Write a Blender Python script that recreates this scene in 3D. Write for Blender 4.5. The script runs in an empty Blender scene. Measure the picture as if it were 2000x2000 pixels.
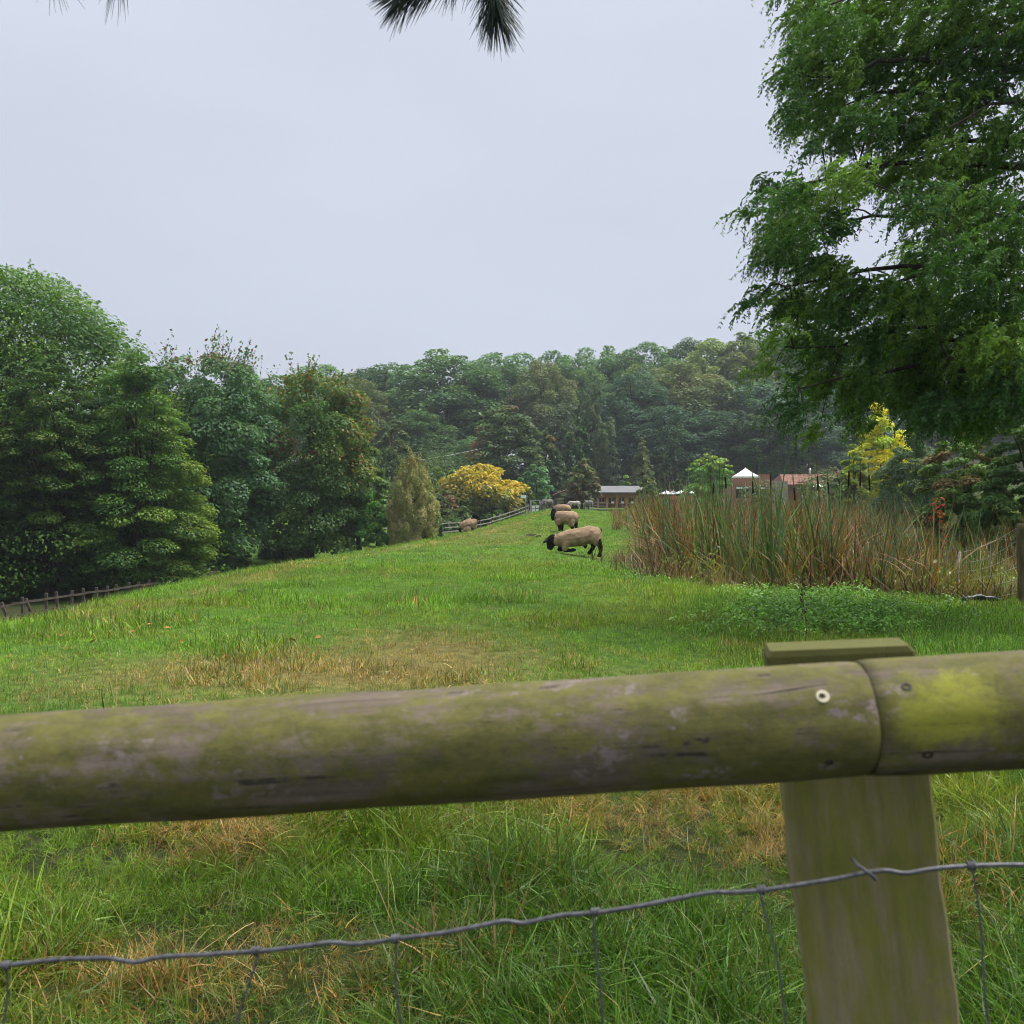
import bpy, math, random
import numpy as np
from mathutils import Vector, Matrix

sc = bpy.context.scene
COL = sc.collection
R = math.radians

# ------------------------------------------------------------------ camera
EYE = 1.40
PITCH = math.atan(35/2000)            # slightly below level
cam_d = bpy.data.cameras.new('camera')
cam = bpy.data.objects.new('camera', cam_d)
COL.objects.link(cam)
cam.location = (0, 0, EYE)
cam.rotation_euler = (R(90) - PITCH, 0, 0)
cam_d.sensor_width = 36; cam_d.sensor_height = 36; cam_d.lens = 36
cam_d.clip_start = 0.05; cam_d.clip_end = 3000
cam_d.dof.use_dof = True
cam_d.dof.focus_distance = 22.0
cam_d.dof.aperture_fstop = 13.0
sc.camera = cam

# ------------------------------------------------------------------ sky and sun
SUN_EL, SUN_AZ = R(64), R(75)         # azimuth clockwise from +Y
w = bpy.data.worlds.new('World'); sc.world = w
w.use_nodes = True
nt = w.node_tree; nt.nodes.clear()
out = nt.nodes.new('ShaderNodeOutputWorld')
bg = nt.nodes.new('ShaderNodeBackground'); bg.inputs['Strength'].default_value = 0.1
sky = nt.nodes.new('ShaderNodeTexSky'); sky.sky_type = 'NISHITA'; sky.sun_disc = False
sky.sun_elevation = SUN_EL; sky.sun_rotation = SUN_AZ
sky.air_density = 1.0; sky.dust_density = 4.0
tc = nt.nodes.new('ShaderNodeTexCoord')
sep = nt.nodes.new('ShaderNodeSeparateXYZ'); nt.links.new(tc.outputs['Generated'], sep.inputs[0])
ramp = nt.nodes.new('ShaderNodeValToRGB')      # overcast deck: even, a little brighter to the zenith
e = ramp.color_ramp.elements
e[0].position = 0.0; e[0].color = (0.170, 0.184, 0.215, 1)
e[1].position = 1.0; e[1].color = (0.40, 0.418, 0.457, 1)
m = e.new(0.16); m.color = (0.181, 0.196, 0.229, 1)
m = e.new(0.45); m.color = (0.203, 0.217, 0.249, 1)
nt.links.new(sep.outputs['Z'], ramp.inputs[0])
noi = nt.nodes.new('ShaderNodeTexNoise'); noi.inputs['Scale'].default_value = 1.6; noi.inputs['Detail'].default_value = 4
mp = nt.nodes.new('ShaderNodeMapping'); mp.inputs['Scale'].default_value = (1, 1, 3.0)
nt.links.new(tc.outputs['Generated'], mp.inputs[0]); nt.links.new(mp.outputs[0], noi.inputs['Vector'])
mr = nt.nodes.new('ShaderNodeMapRange'); mr.inputs[1].default_value = 0.3; mr.inputs[2].default_value = 0.7
mr.inputs[3].default_value = 8.95; mr.inputs[4].default_value = 10.1
nt.links.new(noi.outputs['Fac'], mr.inputs[0])
mul = nt.nodes.new('ShaderNodeVectorMath'); mul.operation = 'SCALE'
nt.links.new(ramp.outputs[0], mul.inputs[0]); nt.links.new(mr.outputs[0], mul.inputs['Scale'])
mix = nt.nodes.new('ShaderNodeMix'); mix.data_type = 'RGBA'; mix.inputs[0].default_value = 0.97
nt.links.new(sky.outputs[0], mix.inputs[6]); nt.links.new(mul.outputs[0], mix.inputs[7])
nt.links.new(mix.outputs[2], bg.inputs['Color']); nt.links.new(bg.outputs[0], out.inputs[0])

sd = bpy.data.lights.new('sun', 'SUN'); sun = bpy.data.objects.new('sun', sd); COL.objects.link(sun)
sd.energy = 1.5; sd.angle = R(34); sd.color = (1.0, 0.965, 0.90)
sdir = Vector((math.sin(SUN_AZ)*math.cos(SUN_EL), math.cos(SUN_AZ)*math.cos(SUN_EL), math.sin(SUN_EL)))
sun.rotation_euler = sdir.to_track_quat('Z', 'Y').to_euler()
sun.location = (0, 0, 60)

sc.view_settings.view_transform = 'Standard'; sc.view_settings.look = 'None'
sc.view_settings.exposure = 1.75; sc.view_settings.gamma = 1; sc.view_settings.use_curve_mapping = False
sc.render.engine = 'CYCLES'
cy = sc.cycles
cy.max_bounces = 6; cy.diffuse_bounces = 3; cy.glossy_bounces = 2; cy.transmission_bounces = 4
cy.transparent_max_bounces = 8; cy.volume_bounces = 0
cy.use_adaptive_sampling = True; cy.adaptive_threshold = 0.02
cy.use_denoising = True
cy.sample_clamp_indirect = 4
cy.filter_width = 0.9

# ------------------------------------------------------------------ numeric helpers
def rng(s): return np.random.default_rng(s)

def sstep(a, b, x):
    t = np.clip((np.asarray(x, float) - a)/(b - a), 0, 1)
    return t*t*(3 - 2*t)

def _hash(ix, iy, s):
    n = (ix.astype(np.int64)*374761393 + iy.astype(np.int64)*668265263 + s*974711) & 0x7fffffff
    n = ((n ^ (n >> 13))*1274126177) & 0x7fffffff
    return ((n ^ (n >> 16)) & 0xffff)/65535.0

def vnoise(x, y, s=0):
    x = np.asarray(x, float); y = np.asarray(y, float)
    ix = np.floor(x); iy = np.floor(y); fx = x - ix; fy = y - iy
    fx = fx*fx*(3 - 2*fx); fy = fy*fy*(3 - 2*fy)
    ix = ix.astype(np.int64); iy = iy.astype(np.int64)
    a = _hash(ix, iy, s); b = _hash(ix+1, iy, s); c = _hash(ix, iy+1, s); d = _hash(ix+1, iy+1, s)
    return (a*(1-fx) + b*fx)*(1-fy) + (c*(1-fx) + d*fx)*fy

def fbm(x, y, s=0, o=4):
    t = 0; a = 0.5; n = 0
    for k in range(o):
        t = t + a*vnoise(np.asarray(x)*2**k, np.asarray(y)*2**k, s + 17*k); n += a; a *= 0.5
    return t/n

def P(u, v, Y):
    """world point seen at photo pixel (u, v) at distance Y"""
    dx = (u - 1000)/2000; dy = (1000 - v)/2000
    c, s_ = math.cos(PITCH), math.sin(PITCH)
    fy = c + dy*s_; fz = -s_ + dy*c
    return Vector((dx*Y/fy, Y, EYE + fz*Y/fy))

# ------------------------------------------------------------------ terrain
CRY = [-10, 0, 6, 11.4, 13, 16, 20.4, 27.7, 33.3, 37.8, 47.5, 70.7, 78, 105, 130]
CRX = [-7.5, -6.6, -6.2, -5.7, -5.5, -5.5, -5.1, -3.8, -2.7, -1.9, -0.9, 0.9, 1.9, 4.0, 7.0]
def crest(Y): return np.interp(Y, CRY, CRX)
EDY = [-10, 0, 8, 12.5, 13.8, 15.2, 17, 21, 24, 27, 35, 50, 70, 95]
EDX = [14, 14, 12, 9, 6.6, 4.4, 3.3, 2.95, 2.85, 3.0, 4.1, 5.6, 7.4, 9.6]
def pond_edge(Y): return np.interp(Y, EDY, EDX)

def H(X, Y):
    X = np.asarray(X, float); Y = np.asarray(Y, float)
    d = crest(Y) - X                                    # metres left of the crest line
    dep = 3.9 - 1.7*sstep(50, 85, Y)
    left = -dep*sstep(-1.2, 9.5 - 2.0*sstep(50, 85, Y), d) + 2.2*sstep(100, 150, Y)*sstep(0, 7, d)
    e = X - (pond_edge(Y) - 2.6)
    right = -0.26*sstep(0, 2.6, e)*sstep(9, 20, Y)*(1 - sstep(90, 110, Y))
    marsh = -0.3*sstep(0, 3, X - pond_edge(Y))*sstep(11, 15, Y)*(1 - sstep(85, 110, Y))
    hill = 7*sstep(135, 230, Y) + 9*sstep(5, 110, X)*sstep(140, 240, Y) + 5*sstep(260, 600, Y)
    terr = -0.5*sstep(85, 105, Y)*(1 - sstep(125, 150, Y))*sstep(2, 10, X)
    bump = 0.10*(fbm(X*0.55, Y*0.55, 3) - 0.5) + 0.05*(fbm(X*1.9, Y*1.9, 5, 3) - 0.5)
    bump = bump*(1 - 0.5*sstep(10, 30, Y))
    return left + right + marsh + hill + terr + bump

def hit(u, v, y0, y1):
    """point of the ground nearest the line of sight through photo pixel (u, v) between two distances"""
    best = None
    for Y in np.linspace(y0, y1, 160):
        q = P(u, v, Y); g = Hf(q.x, Y); e_ = abs(q.z - g)/Y
        if best is None or e_ < best[0]: best = (e_, Vector((q.x, Y, g)))
    return best[1]

def Hf(x, y): return float(H(np.array([x]), np.array([y]))[0])

# ------------------------------------------------------------------ object helpers
def tag(o, label=None, cat=None, group=None, kind=None):
    if label: o['label'] = label
    if cat: o['category'] = cat
    if group: o['group'] = group
    if kind: o['kind'] = kind
    return o

def empty(name, loc, rz=0.0):
    o = bpy.data.objects.new(name, None); COL.objects.link(o)
    o.location = loc; o.rotation_euler = (0, 0, rz); o.empty_display_size = 0.2
    return o

def link(name, me, mat=None, parent=None):
    o = bpy.data.objects.new(name, me)
    COL.objects.link(o)
    if mat and not me.materials: me.materials.append(mat)
    if parent: o.parent = parent
    return o

class MB:
    """collects polygons for one mesh"""
    def __init__(s): s.v = []; s.f = []; s.n = 0
    def add(s, V, F):
        V = np.asarray(V, float); s.v.append(V)
        s.f += [tuple(i + s.n for i in f) for f in F]; s.n += len(V); return s
    def box(s, c, size, M=None):
        c = np.array(c, float); h = np.array(size, float)/2
        V = np.array([[x, y, z] for x in (-1, 1) for y in (-1, 1) for z in (-1, 1)])*h
        if M is not None: V = V @ np.array(M.to_3x3()).T
        return s.add(V + c, [(0,1,3,2),(4,6,7,5),(0,4,5,1),(2,3,7,6),(0,2,6,4),(1,5,7,3)])
    def bar(s, a, b, wx, wy, up=(0,0,1)):
        a = Vector(a); b = Vector(b); d = (b - a).normalized()
        sx = d.cross(Vector(up)); sx = sx.normalized() if sx.length > 1e-4 else Vector((1,0,0))
        sy = sx.cross(d).normalized(); V = []
        for p in (a, b):
            for i, j in ((-1,-1),(1,-1),(1,1),(-1,1)): V.append(p + sx*(i*wx/2) + sy*(j*wy/2))
        return s.add([list(x) for x in V], [(3,2,1,0),(4,5,6,7),(0,1,5,4),(1,2,6,5),(2,3,7,6),(3,0,4,7)])
    def tube(s, pts, rad, n=6, cap=True):
        pts = np.asarray(pts, float); K = len(pts)
        rad = np.full(K, rad) if np.isscalar(rad) else np.asarray(rad, float)
        T = np.gradient(pts, axis=0); T /= np.linalg.norm(T, axis=1)[:, None] + 1e-9
        ref = np.array([0, 0, 1.0]) if abs(T[0][2]) < 0.8 else np.array([1.0, 0, 0])
        A = np.cross(T, ref); A /= np.linalg.norm(A, axis=1)[:, None] + 1e-9
        B = np.cross(T, A)
        th = np.arange(n)*2*np.pi/n
        V = pts[:, None, :] + rad[:, None, None]*(np.cos(th)[None, :, None]*A[:, None, :] + np.sin(th)[None, :, None]*B[:, None, :])
        F = [(k*n+j, (k+1)*n+j, (k+1)*n+(j+1) % n, k*n+(j+1) % n) for k in range(K-1) for j in range(n)]
        if cap: F += [tuple(range(n)), tuple((K-1)*n + j for j in reversed(range(n)))]
        return s.add(V.reshape(-1, 3), F)
    def build(s, name, mat, parent=None, smooth=False):
        me = bpy.data.meshes.new(name)
        me.from_pydata(np.concatenate(s.v).tolist(), [], s.f); me.update()
        if smooth: me.shade_smooth()
        me.materials.append(mat)
        return link(name, me, None, parent)

def quads(name, V, col, mat, flag=None):
    """mesh of N separate quads, V (N,4,3), colour per face"""
    V = np.asarray(V, np.float32); N = len(V)
    me = bpy.data.meshes.new(name)
    me.vertices.add(4*N); me.vertices.foreach_set('co', V.reshape(-1))
    me.loops.add(4*N); me.loops.foreach_set('vertex_index', np.arange(4*N, dtype=np.int32))
    me.polygons.add(N); me.polygons.foreach_set('loop_start', np.arange(0, 4*N, 4, dtype=np.int32))
    me.update(calc_edges=True)
    a = me.attributes.new('leafcol', 'FLOAT_COLOR', 'FACE')
    c = np.ones((N, 4), np.float32); c[:, :3] = col; a.data.foreach_set('color', c.reshape(-1))
    if mat: me.materials.append(mat)
    return me

def unit(v): return v/(np.linalg.norm(v, axis=-1, keepdims=True) + 1e-9)

def leaf_quads(c, nrm, ax, L, W, fold=0.12):
    nrm = unit(nrm); ax = ax - nrm*np.sum(ax*nrm, 1)[:, None]; ax = unit(ax); side = np.cross(nrm, ax)
    L = np.asarray(L)[:, None]; W = np.asarray(W)[:, None]
    up = nrm*W*fold
    return np.stack([c - ax*L/2, c + side*W/2 + up, c + ax*L/2, c - side*W/2 + up], 1)

# ------------------------------------------------------------------ materials
def new_mat(name):
    m = bpy.data.materials.new(name); m.use_nodes = True
    t = m.node_tree; t.nodes.clear()
    o = t.nodes.new('ShaderNodeOutputMaterial')
    return m, t, o

def pr(t, rough=0.6, spec=0.3):
    b = t.nodes.new('ShaderNodeBsdfPrincipled')
    b.inputs['Roughness'].default_value = rough; b.inputs['Specular IOR Level'].default_value = spec
    return b

def nd(t, kind, **kw):
    n = t.nodes.new(kind)
    for k, v in kw.items(): setattr(n, k, v)
    return n

def mixc(t, fac, a, b, blend='MIX'):
    n = nd(t, 'ShaderNodeMix', data_type='RGBA', blend_type=blend)
    for s, v in ((0, fac), (6, a), (7, b)):
        if isinstance(v, (int, float)): n.inputs[s].default_value = v
        elif isinstance(v, tuple): n.inputs[s].default_value = (*v, 1) if len(v) == 3 else v
        else: t.links.new(v, n.inputs[s])
    return n.outputs[2]

def noise(t, scale, detail=4, vec=None, stretch=None, rough=0.55, coord='Object'):
    n = nd(t, 'ShaderNodeTexNoise'); n.inputs['Scale'].default_value = scale; n.inputs['Detail'].default_value = detail
    n.inputs['Roughness'].default_value = rough
    tcn = nd(t, 'ShaderNodeTexCoord'); v = tcn.outputs[coord]
    if stretch:
        mpn = nd(t, 'ShaderNodeMapping'); mpn.inputs['Scale'].default_value = stretch
        t.links.new(v, mpn.inputs[0]); v = mpn.outputs[0]
    t.links.new(v, n.inputs['Vector'])
    return n.outputs['Fac']

def rampf(t, x, a, b):
    n = nd(t, 'ShaderNodeMapRange', clamp=True); n.interpolation_type = 'SMOOTHSTEP'
    t.links.new(x, n.inputs[0]); n.inputs[1].default_value = a; n.inputs[2].default_value = b
    return n.outputs[0]

def bump(t, h, strength, dist, bsdf):
    b = nd(t, 'ShaderNodeBump'); b.inputs['Strength'].default_value = strength; b.inputs['Distance'].default_value = dist
    t.links.new(h, b.inputs['Height']); t.links.new(b.outputs[0], bsdf.inputs['Normal'])

def leaf_mat(name, trans=0.42, rough=0.5, spec=0.3, inst=False, vary=0.25):
    m, t, o = new_mat(name)
    a = nd(t, 'ShaderNodeAttribute', attribute_name='leafcol'); c = a.outputs['Color']
    if inst:
        b = nd(t, 'ShaderNodeAttribute', attribute_name='tint', attribute_type='INSTANCER')
        c2 = mixc(t, 1.0, c, b.outputs['Color'], 'MULTIPLY')
        c = c2
    elif vary:
        oi = nd(t, 'ShaderNodeObjectInfo')
        mrn = nd(t, 'ShaderNodeMapRange'); mrn.inputs[3].default_value = 1 - vary; mrn.inputs[4].default_value = 1 + vary
        t.links.new(oi.outputs['Random'], mrn.inputs[0])
        vm = nd(t, 'ShaderNodeVectorMath', operation='SCALE'); t.links.new(c, vm.inputs[0]); t.links.new(mrn.outputs[0], vm.inputs['Scale'])
        c = vm.outputs[0]
    p = pr(t, rough, spec); t.links.new(c, p.inputs['Base Color'])
    tr = nd(t, 'ShaderNodeBsdfTranslucent'); t.links.new(mixc(t, 1.0, c, (1.05, 1.15, 0.55), 'MULTIPLY'), tr.inputs['Color'])
    ms = nd(t, 'ShaderNodeMixShader'); ms.inputs[0].default_value = trans
    t.links.new(p.outputs[0], ms.inputs[1]); t.links.new(tr.outputs[0], ms.inputs[2]); t.links.new(ms.outputs[0], o.inputs[0])
    return m

def plain(name, col, rough=0.7, spec=0.3, var=0.2, scale=6, bmp=0.0, metal=0.0, stretch=None):
    m, t, o = new_mat(name); p = pr(t, rough, spec); p.inputs['Metallic'].default_value = metal
    f = noise(t, scale, 5, stretch=stretch)
    c = mixc(t, rampf(t, f, 0.3, 0.7), tuple(x*(1 - var) for x in col), tuple(x*(1 + var) for x in col))
    t.links.new(c, p.inputs['Base Color'])
    if bmp: bump(t, f, 0.6, bmp, p)
    t.links.new(p.outputs[0], o.inputs[0]); return m

M = {}
M['leaf'] = leaf_mat('leaf')
M['leaf_same'] = leaf_mat('leaf_even', vary=0)
M['needle'] = leaf_mat('needle_leaf', trans=0.42, vary=0)
M['blade'] = leaf_mat('grass_blade', trans=0.35, rough=0.45, spec=0.35, inst=True)
M['reed'] = leaf_mat('reed_leaf', trans=0.25, rough=0.5, inst=True)
M['bark'] = plain('bark', (0.050, 0.041, 0.033), 0.9, 0.1, 0.4, 9, 0.02, stretch=(1, 1, 0.2))
M['bark_pale'] = plain('pale_bark', (0.20, 0.18, 0.15), 0.9, 0.1, 0.35, 9, 0.02, stretch=(1, 1, 0.25))
M['bark_red'] = plain('reddish_bark', (0.075, 0.045, 0.03), 0.9, 0.1, 0.4, 9, 0.02, stretch=(1, 1, 0.2))
M['pine_bark'] = plain('pine_twig_bark', (0.05, 0.04, 0.03), 0.9, 0.1, 0.3, 60, 0.002)
M['pine_needle'] = plain('pine_needle', (0.025, 0.045, 0.03), 0.5, 0.3, 0.3, 40)
M['old_wood'] = plain('weathered_fence_wood', (0.27, 0.245, 0.21), 0.85, 0.2, 0.35, 5, 0.01)
M['dark_wood'] = plain('dark_damp_wood', (0.075, 0.06, 0.047), 0.85, 0.2, 0.35, 5, 0.01)
M['grey_metal'] = plain('galvanised_metal', (0.42, 0.43, 0.44), 0.45, 0.5, 0.12, 20, metal=0.4)
M['wire'] = plain('weathered_wire', (0.12, 0.12, 0.13), 0.5, 0.45, 0.35, 160, 0.0004, metal=0.35)
M['white'] = plain('white_board', (0.78, 0.78, 0.78), 0.5, 0.4, 0.04, 4)
M['canvas'] = plain('white_canvas', (0.80, 0.80, 0.80), 0.8, 0.2, 0.05, 3)
M['felt'] = plain('grey_roof_felt', (0.18, 0.178, 0.185), 0.85, 0.2, 0.12, 2)
M['cedar'] = plain('orange_brown_timber', (0.42, 0.19, 0.09), 0.65, 0.3, 0.2, 4)
M['brown_board'] = plain('brown_boarding', (0.095, 0.05, 0.033), 0.75, 0.3, 0.25, 4)
M['frame_dark'] = plain('dark_window_frame', (0.03, 0.03, 0.032), 0.5, 0.4, 0.1, 4)
M['rust'] = plain('rusty_nail', (0.035, 0.026, 0.02), 0.7, 0.4, 0.3, 200)
M['pale_plug'] = plain('bare_pale_wood', (0.52, 0.47, 0.33), 0.7, 0.3, 0.12, 120)
M['black_plastic'] = plain('black_plastic', (0.012, 0.013, 0.016), 0.35, 0.5, 0.2, 20)
def glass_mat():
    m, t, o = new_mat('window_glass'); p = pr(t, 0.06, 0.6)
    f = noise(t, 1.5, 2); t.links.new(mixc(t, f, (0.012, 0.014, 0.016), (0.03, 0.034, 0.038)), p.inputs['Base Color'])
    t.links.new(p.outputs[0], o.inputs[0]); return m
M['glass'] = glass_mat()

def brick_mat():
    m, t, o = new_mat('red_brick'); p = pr(t, 0.85, 0.2)
    b = nd(t, 'ShaderNodeTexBrick'); b.inputs['Scale'].default_value = 1.0
    b.inputs['Color1'].default_value = (0.36, 0.12, 0.075, 1); b.inputs['Color2'].default_value = (0.25, 0.08, 0.055, 1)
    b.inputs['Mortar'].default_value = (0.33, 0.27, 0.22, 1); b.inputs['Mortar Size'].default_value = 0.01
    b.inputs['Brick Width'].default_value = 0.225; b.inputs['Row Height'].default_value = 0.075
    tcn = nd(t, 'ShaderNodeTexCoord'); mpn = nd(t, 'ShaderNodeMapping'); mpn.inputs['Rotation'].default_value = (R(90), 0, 0)
    t.links.new(tcn.outputs['Object'], mpn.inputs[0]); t.links.new(mpn.outputs[0], b.inputs['Vector'])
    c = mixc(t, 0.35, b.outputs['Color'], mixc(t, noise(t, 1.2), (0.17, 0.065, 0.045), (0.42, 0.17, 0.11)))
    t.links.new(c, p.inputs['Base Color']); t.links.new(p.outputs[0], o.inputs[0]); return m
M['brick'] = brick_mat()
M['tile'] = plain('clay_roof_tile', (0.19, 0.095, 0.068), 0.8, 0.2, 0.3, 3)

def wood_mat(name, along, lime=None, post=False):
    """weathered softwood with algae, lichen, grain and a patch of bright moss; 'along' = grain axis"""
    m, t, o = new_mat(name); p = pr(t, 0.82, 0.22)
    st = [26.0, 26.0, 26.0]; st[along] = 1.6
    grain = noise(t, 1.0, 6, stretch=tuple(st), rough=0.65)
    fine = noise(t, 160, 3)
    blotch = noise(t, 17, 9, rough=0.76, stretch=(0.55, 1, 1) if along == 0 else (1.7, 1, 0.35))
    blot2 = noise(t, 52, 8, rough=0.78, stretch=(0.6, 1, 1) if along == 0 else (1.2, 1, 0.3))
    base = mixc(t, rampf(t, grain, 0.3, 0.7), (0.105, 0.080, 0.060), (0.255, 0.198, 0.155))
    base = mixc(t, rampf(t, blot2, 0.56, 0.72), base, (0.28, 0.225, 0.20))
    algae = mixc(t, rampf(t, blot2, 0.3, 0.7), (0.078, 0.078, 0.014), (0.175, 0.165, 0.026))
    if post:
        base = mixc(t, 0.55, base, (0.37, 0.315, 0.150))
        c = mixc(t, rampf(t, blotch, 0.40, 0.62), base, mixc(t, 0.45, algae, (0.31, 0.325, 0.060)))
    else:
        c = mixc(t, rampf(t, blotch, 0.40, 0.54), base, algae)
        c = mixc(t, rampf(t, noise(t, 30, 8, rough=0.75, stretch=(0.7, 1, 1)), 0.57, 0.64), c, (0.25, 0.20, 0.185))
    if post:
        streak = noise(t, 1.0, 6, stretch=(38, 38, 1.1), rough=0.7)
        sm = nd(t, 'ShaderNodeMath', operation='MULTIPLY'); t.links.new(rampf(t, streak, 0.45, 0.75), sm.inputs[0]); sm.inputs[1].default_value = 0.6
        c = mixc(t, sm.outputs[0], c, (0.125, 0.11, 0.06))
        tz = nd(t, 'ShaderNodeSeparateXYZ'); tcz = nd(t, 'ShaderNodeTexCoord'); t.links.new(tcz.outputs['Object'], tz.inputs[0])
        jz = nd(t, 'ShaderNodeMath', operation='MULTIPLY_ADD'); t.links.new(blot2, jz.inputs[0]); jz.inputs[1].default_value = 0.05; t.links.new(tz.outputs['Z'], jz.inputs[2])
        c = mixc(t, rampf(t, jz.outputs[0], post - 0.022, post + 0.012), c, mixc(t, blot2, (0.07, 0.075, 0.018), (0.15, 0.15, 0.035)))
    if lime:
        tcn = nd(t, 'ShaderNodeTexCoord'); d = nd(t, 'ShaderNodeVectorMath', operation='DISTANCE')
        mpn = nd(t, 'ShaderNodeMapping'); mpn.inputs['Scale'].default_value = lime[1]
        t.links.new(tcn.outputs['Object'], mpn.inputs[0]); t.links.new(mpn.outputs[0], d.inputs[0])
        d.inputs[1].default_value = tuple(a*b for a, b in zip(lime[0], lime[1]))
        jit = nd(t, 'ShaderNodeMath', operation='ADD'); t.links.new(d.outputs['Value'], jit.inputs[0])
        j2 = nd(t, 'ShaderNodeMath', operation='MULTIPLY_ADD'); t.links.new(noise(t, 34, 8, rough=0.75), j2.inputs[0]); j2.inputs[1].default_value = 1.6; j2.inputs[2].default_value = -0.8
        t.links.new(j2.outputs[0], jit.inputs[1]); near = rampf(t, jit.outputs[0], 0.9, 0.4)
        f = nd(t, 'ShaderNodeMath', operation='MULTIPLY', use_clamp=True)
        t.links.new(near, f.inputs[0]); t.links.new(rampf(t, blot2, 0.25, 0.55), f.inputs[1])
        c = mixc(t, f.outputs[0], c, (0.30, 0.31, 0.022))
    cst = [30.0, 30.0, 30.0]; cst[along] = 0.9
    cn = nd(t, 'ShaderNodeMath', operation='SUBTRACT'); t.links.new(noise(t, 1.0, 3, stretch=tuple(cst)), cn.inputs[0]); cn.inputs[1].default_value = 0.47
    ca = nd(t, 'ShaderNodeMath', operation='ABSOLUTE'); t.links.new(cn.outputs[0], ca.inputs[0])
    cm = nd(t, 'ShaderNodeMath', operation='MULTIPLY'); t.links.new(rampf(t, ca.outputs[0], 0.013, 0.004), cm.inputs[0]); t.links.new(rampf(t, blotch, *((0.40, 0.34) if post else (0.50, 0.44))), cm.inputs[1])
    crack = cm.outputs[0]
    c = mixc(t, crack, c, (0.025, 0.020, 0.014))
    c = mixc(t, 0.12 if post else 0.3, c, mixc(t, fine, (0.025, 0.022, 0.012), (0.17, 0.15, 0.11)))
    t.links.new(c, p.inputs['Base Color'])
    bump(t, mixc(t, 0.5, grain, blot2), 0.9, 0.004, p)
    t.links.new(p.outputs[0], o.inputs[0]); return m

def ground_mat():
    m, t, o = new_mat('meadow_ground'); p = pr(t, 0.95, 0.1)
    a = nd(t, 'ShaderNodeAttribute', attribute_name='zone')
    f1 = noise(t, 9, 6); f2 = noise(t, 70, 4)
    c = mixc(t, 1.0, a.outputs['Color'], mixc(t, rampf(t, f1, 0.3, 0.7), (0.65, 0.7, 0.6), (1.3, 1.25, 1.2)), 'MULTIPLY')
    c = mixc(t, 1.0, c, mixc(t, f2, (0.6, 0.6, 0.6), (1.4, 1.4, 1.4)), 'MULTIPLY')
    t.links.new(c, p.inputs['Base Color']); bump(t, f2, 0.8, 0.03, p)
    t.links.new(p.outputs[0], o.inputs[0]); return m
M['ground'] = ground_mat()

def pelt_mat(name, wool=True):
    m, t, o = new_mat(name); p = pr(t, 0.95, 0.08)
    a = nd(t, 'ShaderNodeAttribute', attribute_name='pelt')
    f = noise(t, 7, 5); g = noise(t, 60, 3)
    c = mixc(t, 1.0, a.outputs['Color'], mixc(t, rampf(t, f, 0.3, 0.7), (0.78, 0.77, 0.75), (1.18, 1.18, 1.18)), 'MULTIPLY')
    t.links.new(c, p.inputs['Base Color']); bump(t, g, 0.5, 0.02, p)
    t.links.new(p.outputs[0], o.inputs[0]); return m
M['pelt'] = pelt_mat('animal_coat')

# ------------------------------------------------------------------ ground sheet
def straw_field(X, Y):
    """0..1: how dry and straw-coloured the turf is"""
    def g(x, y, sx, sy, a): return a*np.exp(-((X-x)/sx)**2 - ((Y-y)/sy)**2)
    n = fbm(X*0.9, Y*0.9, 21, 4); n2 = fbm(X*2.3, Y*2.3, 33, 3)
    s = g(-2.0, 7.7, 1.6, 1.0, 0.72) + g(-0.75, 9.0, 0.9, 1.4, 0.85) + g(-2.3, 8.7, 1.2, .8, .25) + g(0.0, 8.0, 1.0, 0.8, 0.25)
    s = s + g(0.3, 42, 2.2, 9, 0.35) + g(-0.6, 30, 1.6, 5, 0.25)
    tr = np.exp(-((X - (crest(Y) + 1.1))/0.35)**2)*0.42*sstep(10, 16, Y)
    nearp = sstep(0.46, 0.68, n)*0.8*(1 - sstep(4.8, 6.2, Y))
    nearp = nearp + g(-0.75, 2.9, 0.55, 0.35, 0.5) + g(1.35, 3.6, 0.5, 0.5, 0.5) + g(0.2, 4.4, 0.35, 0.3, 0.3)
    s = s + tr + nearp + (n2 - 0.5)*0.35 + (n - 0.5)*0.5*sstep(6, 9, Y)
    return np.clip(s, 0, 1)

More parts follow.
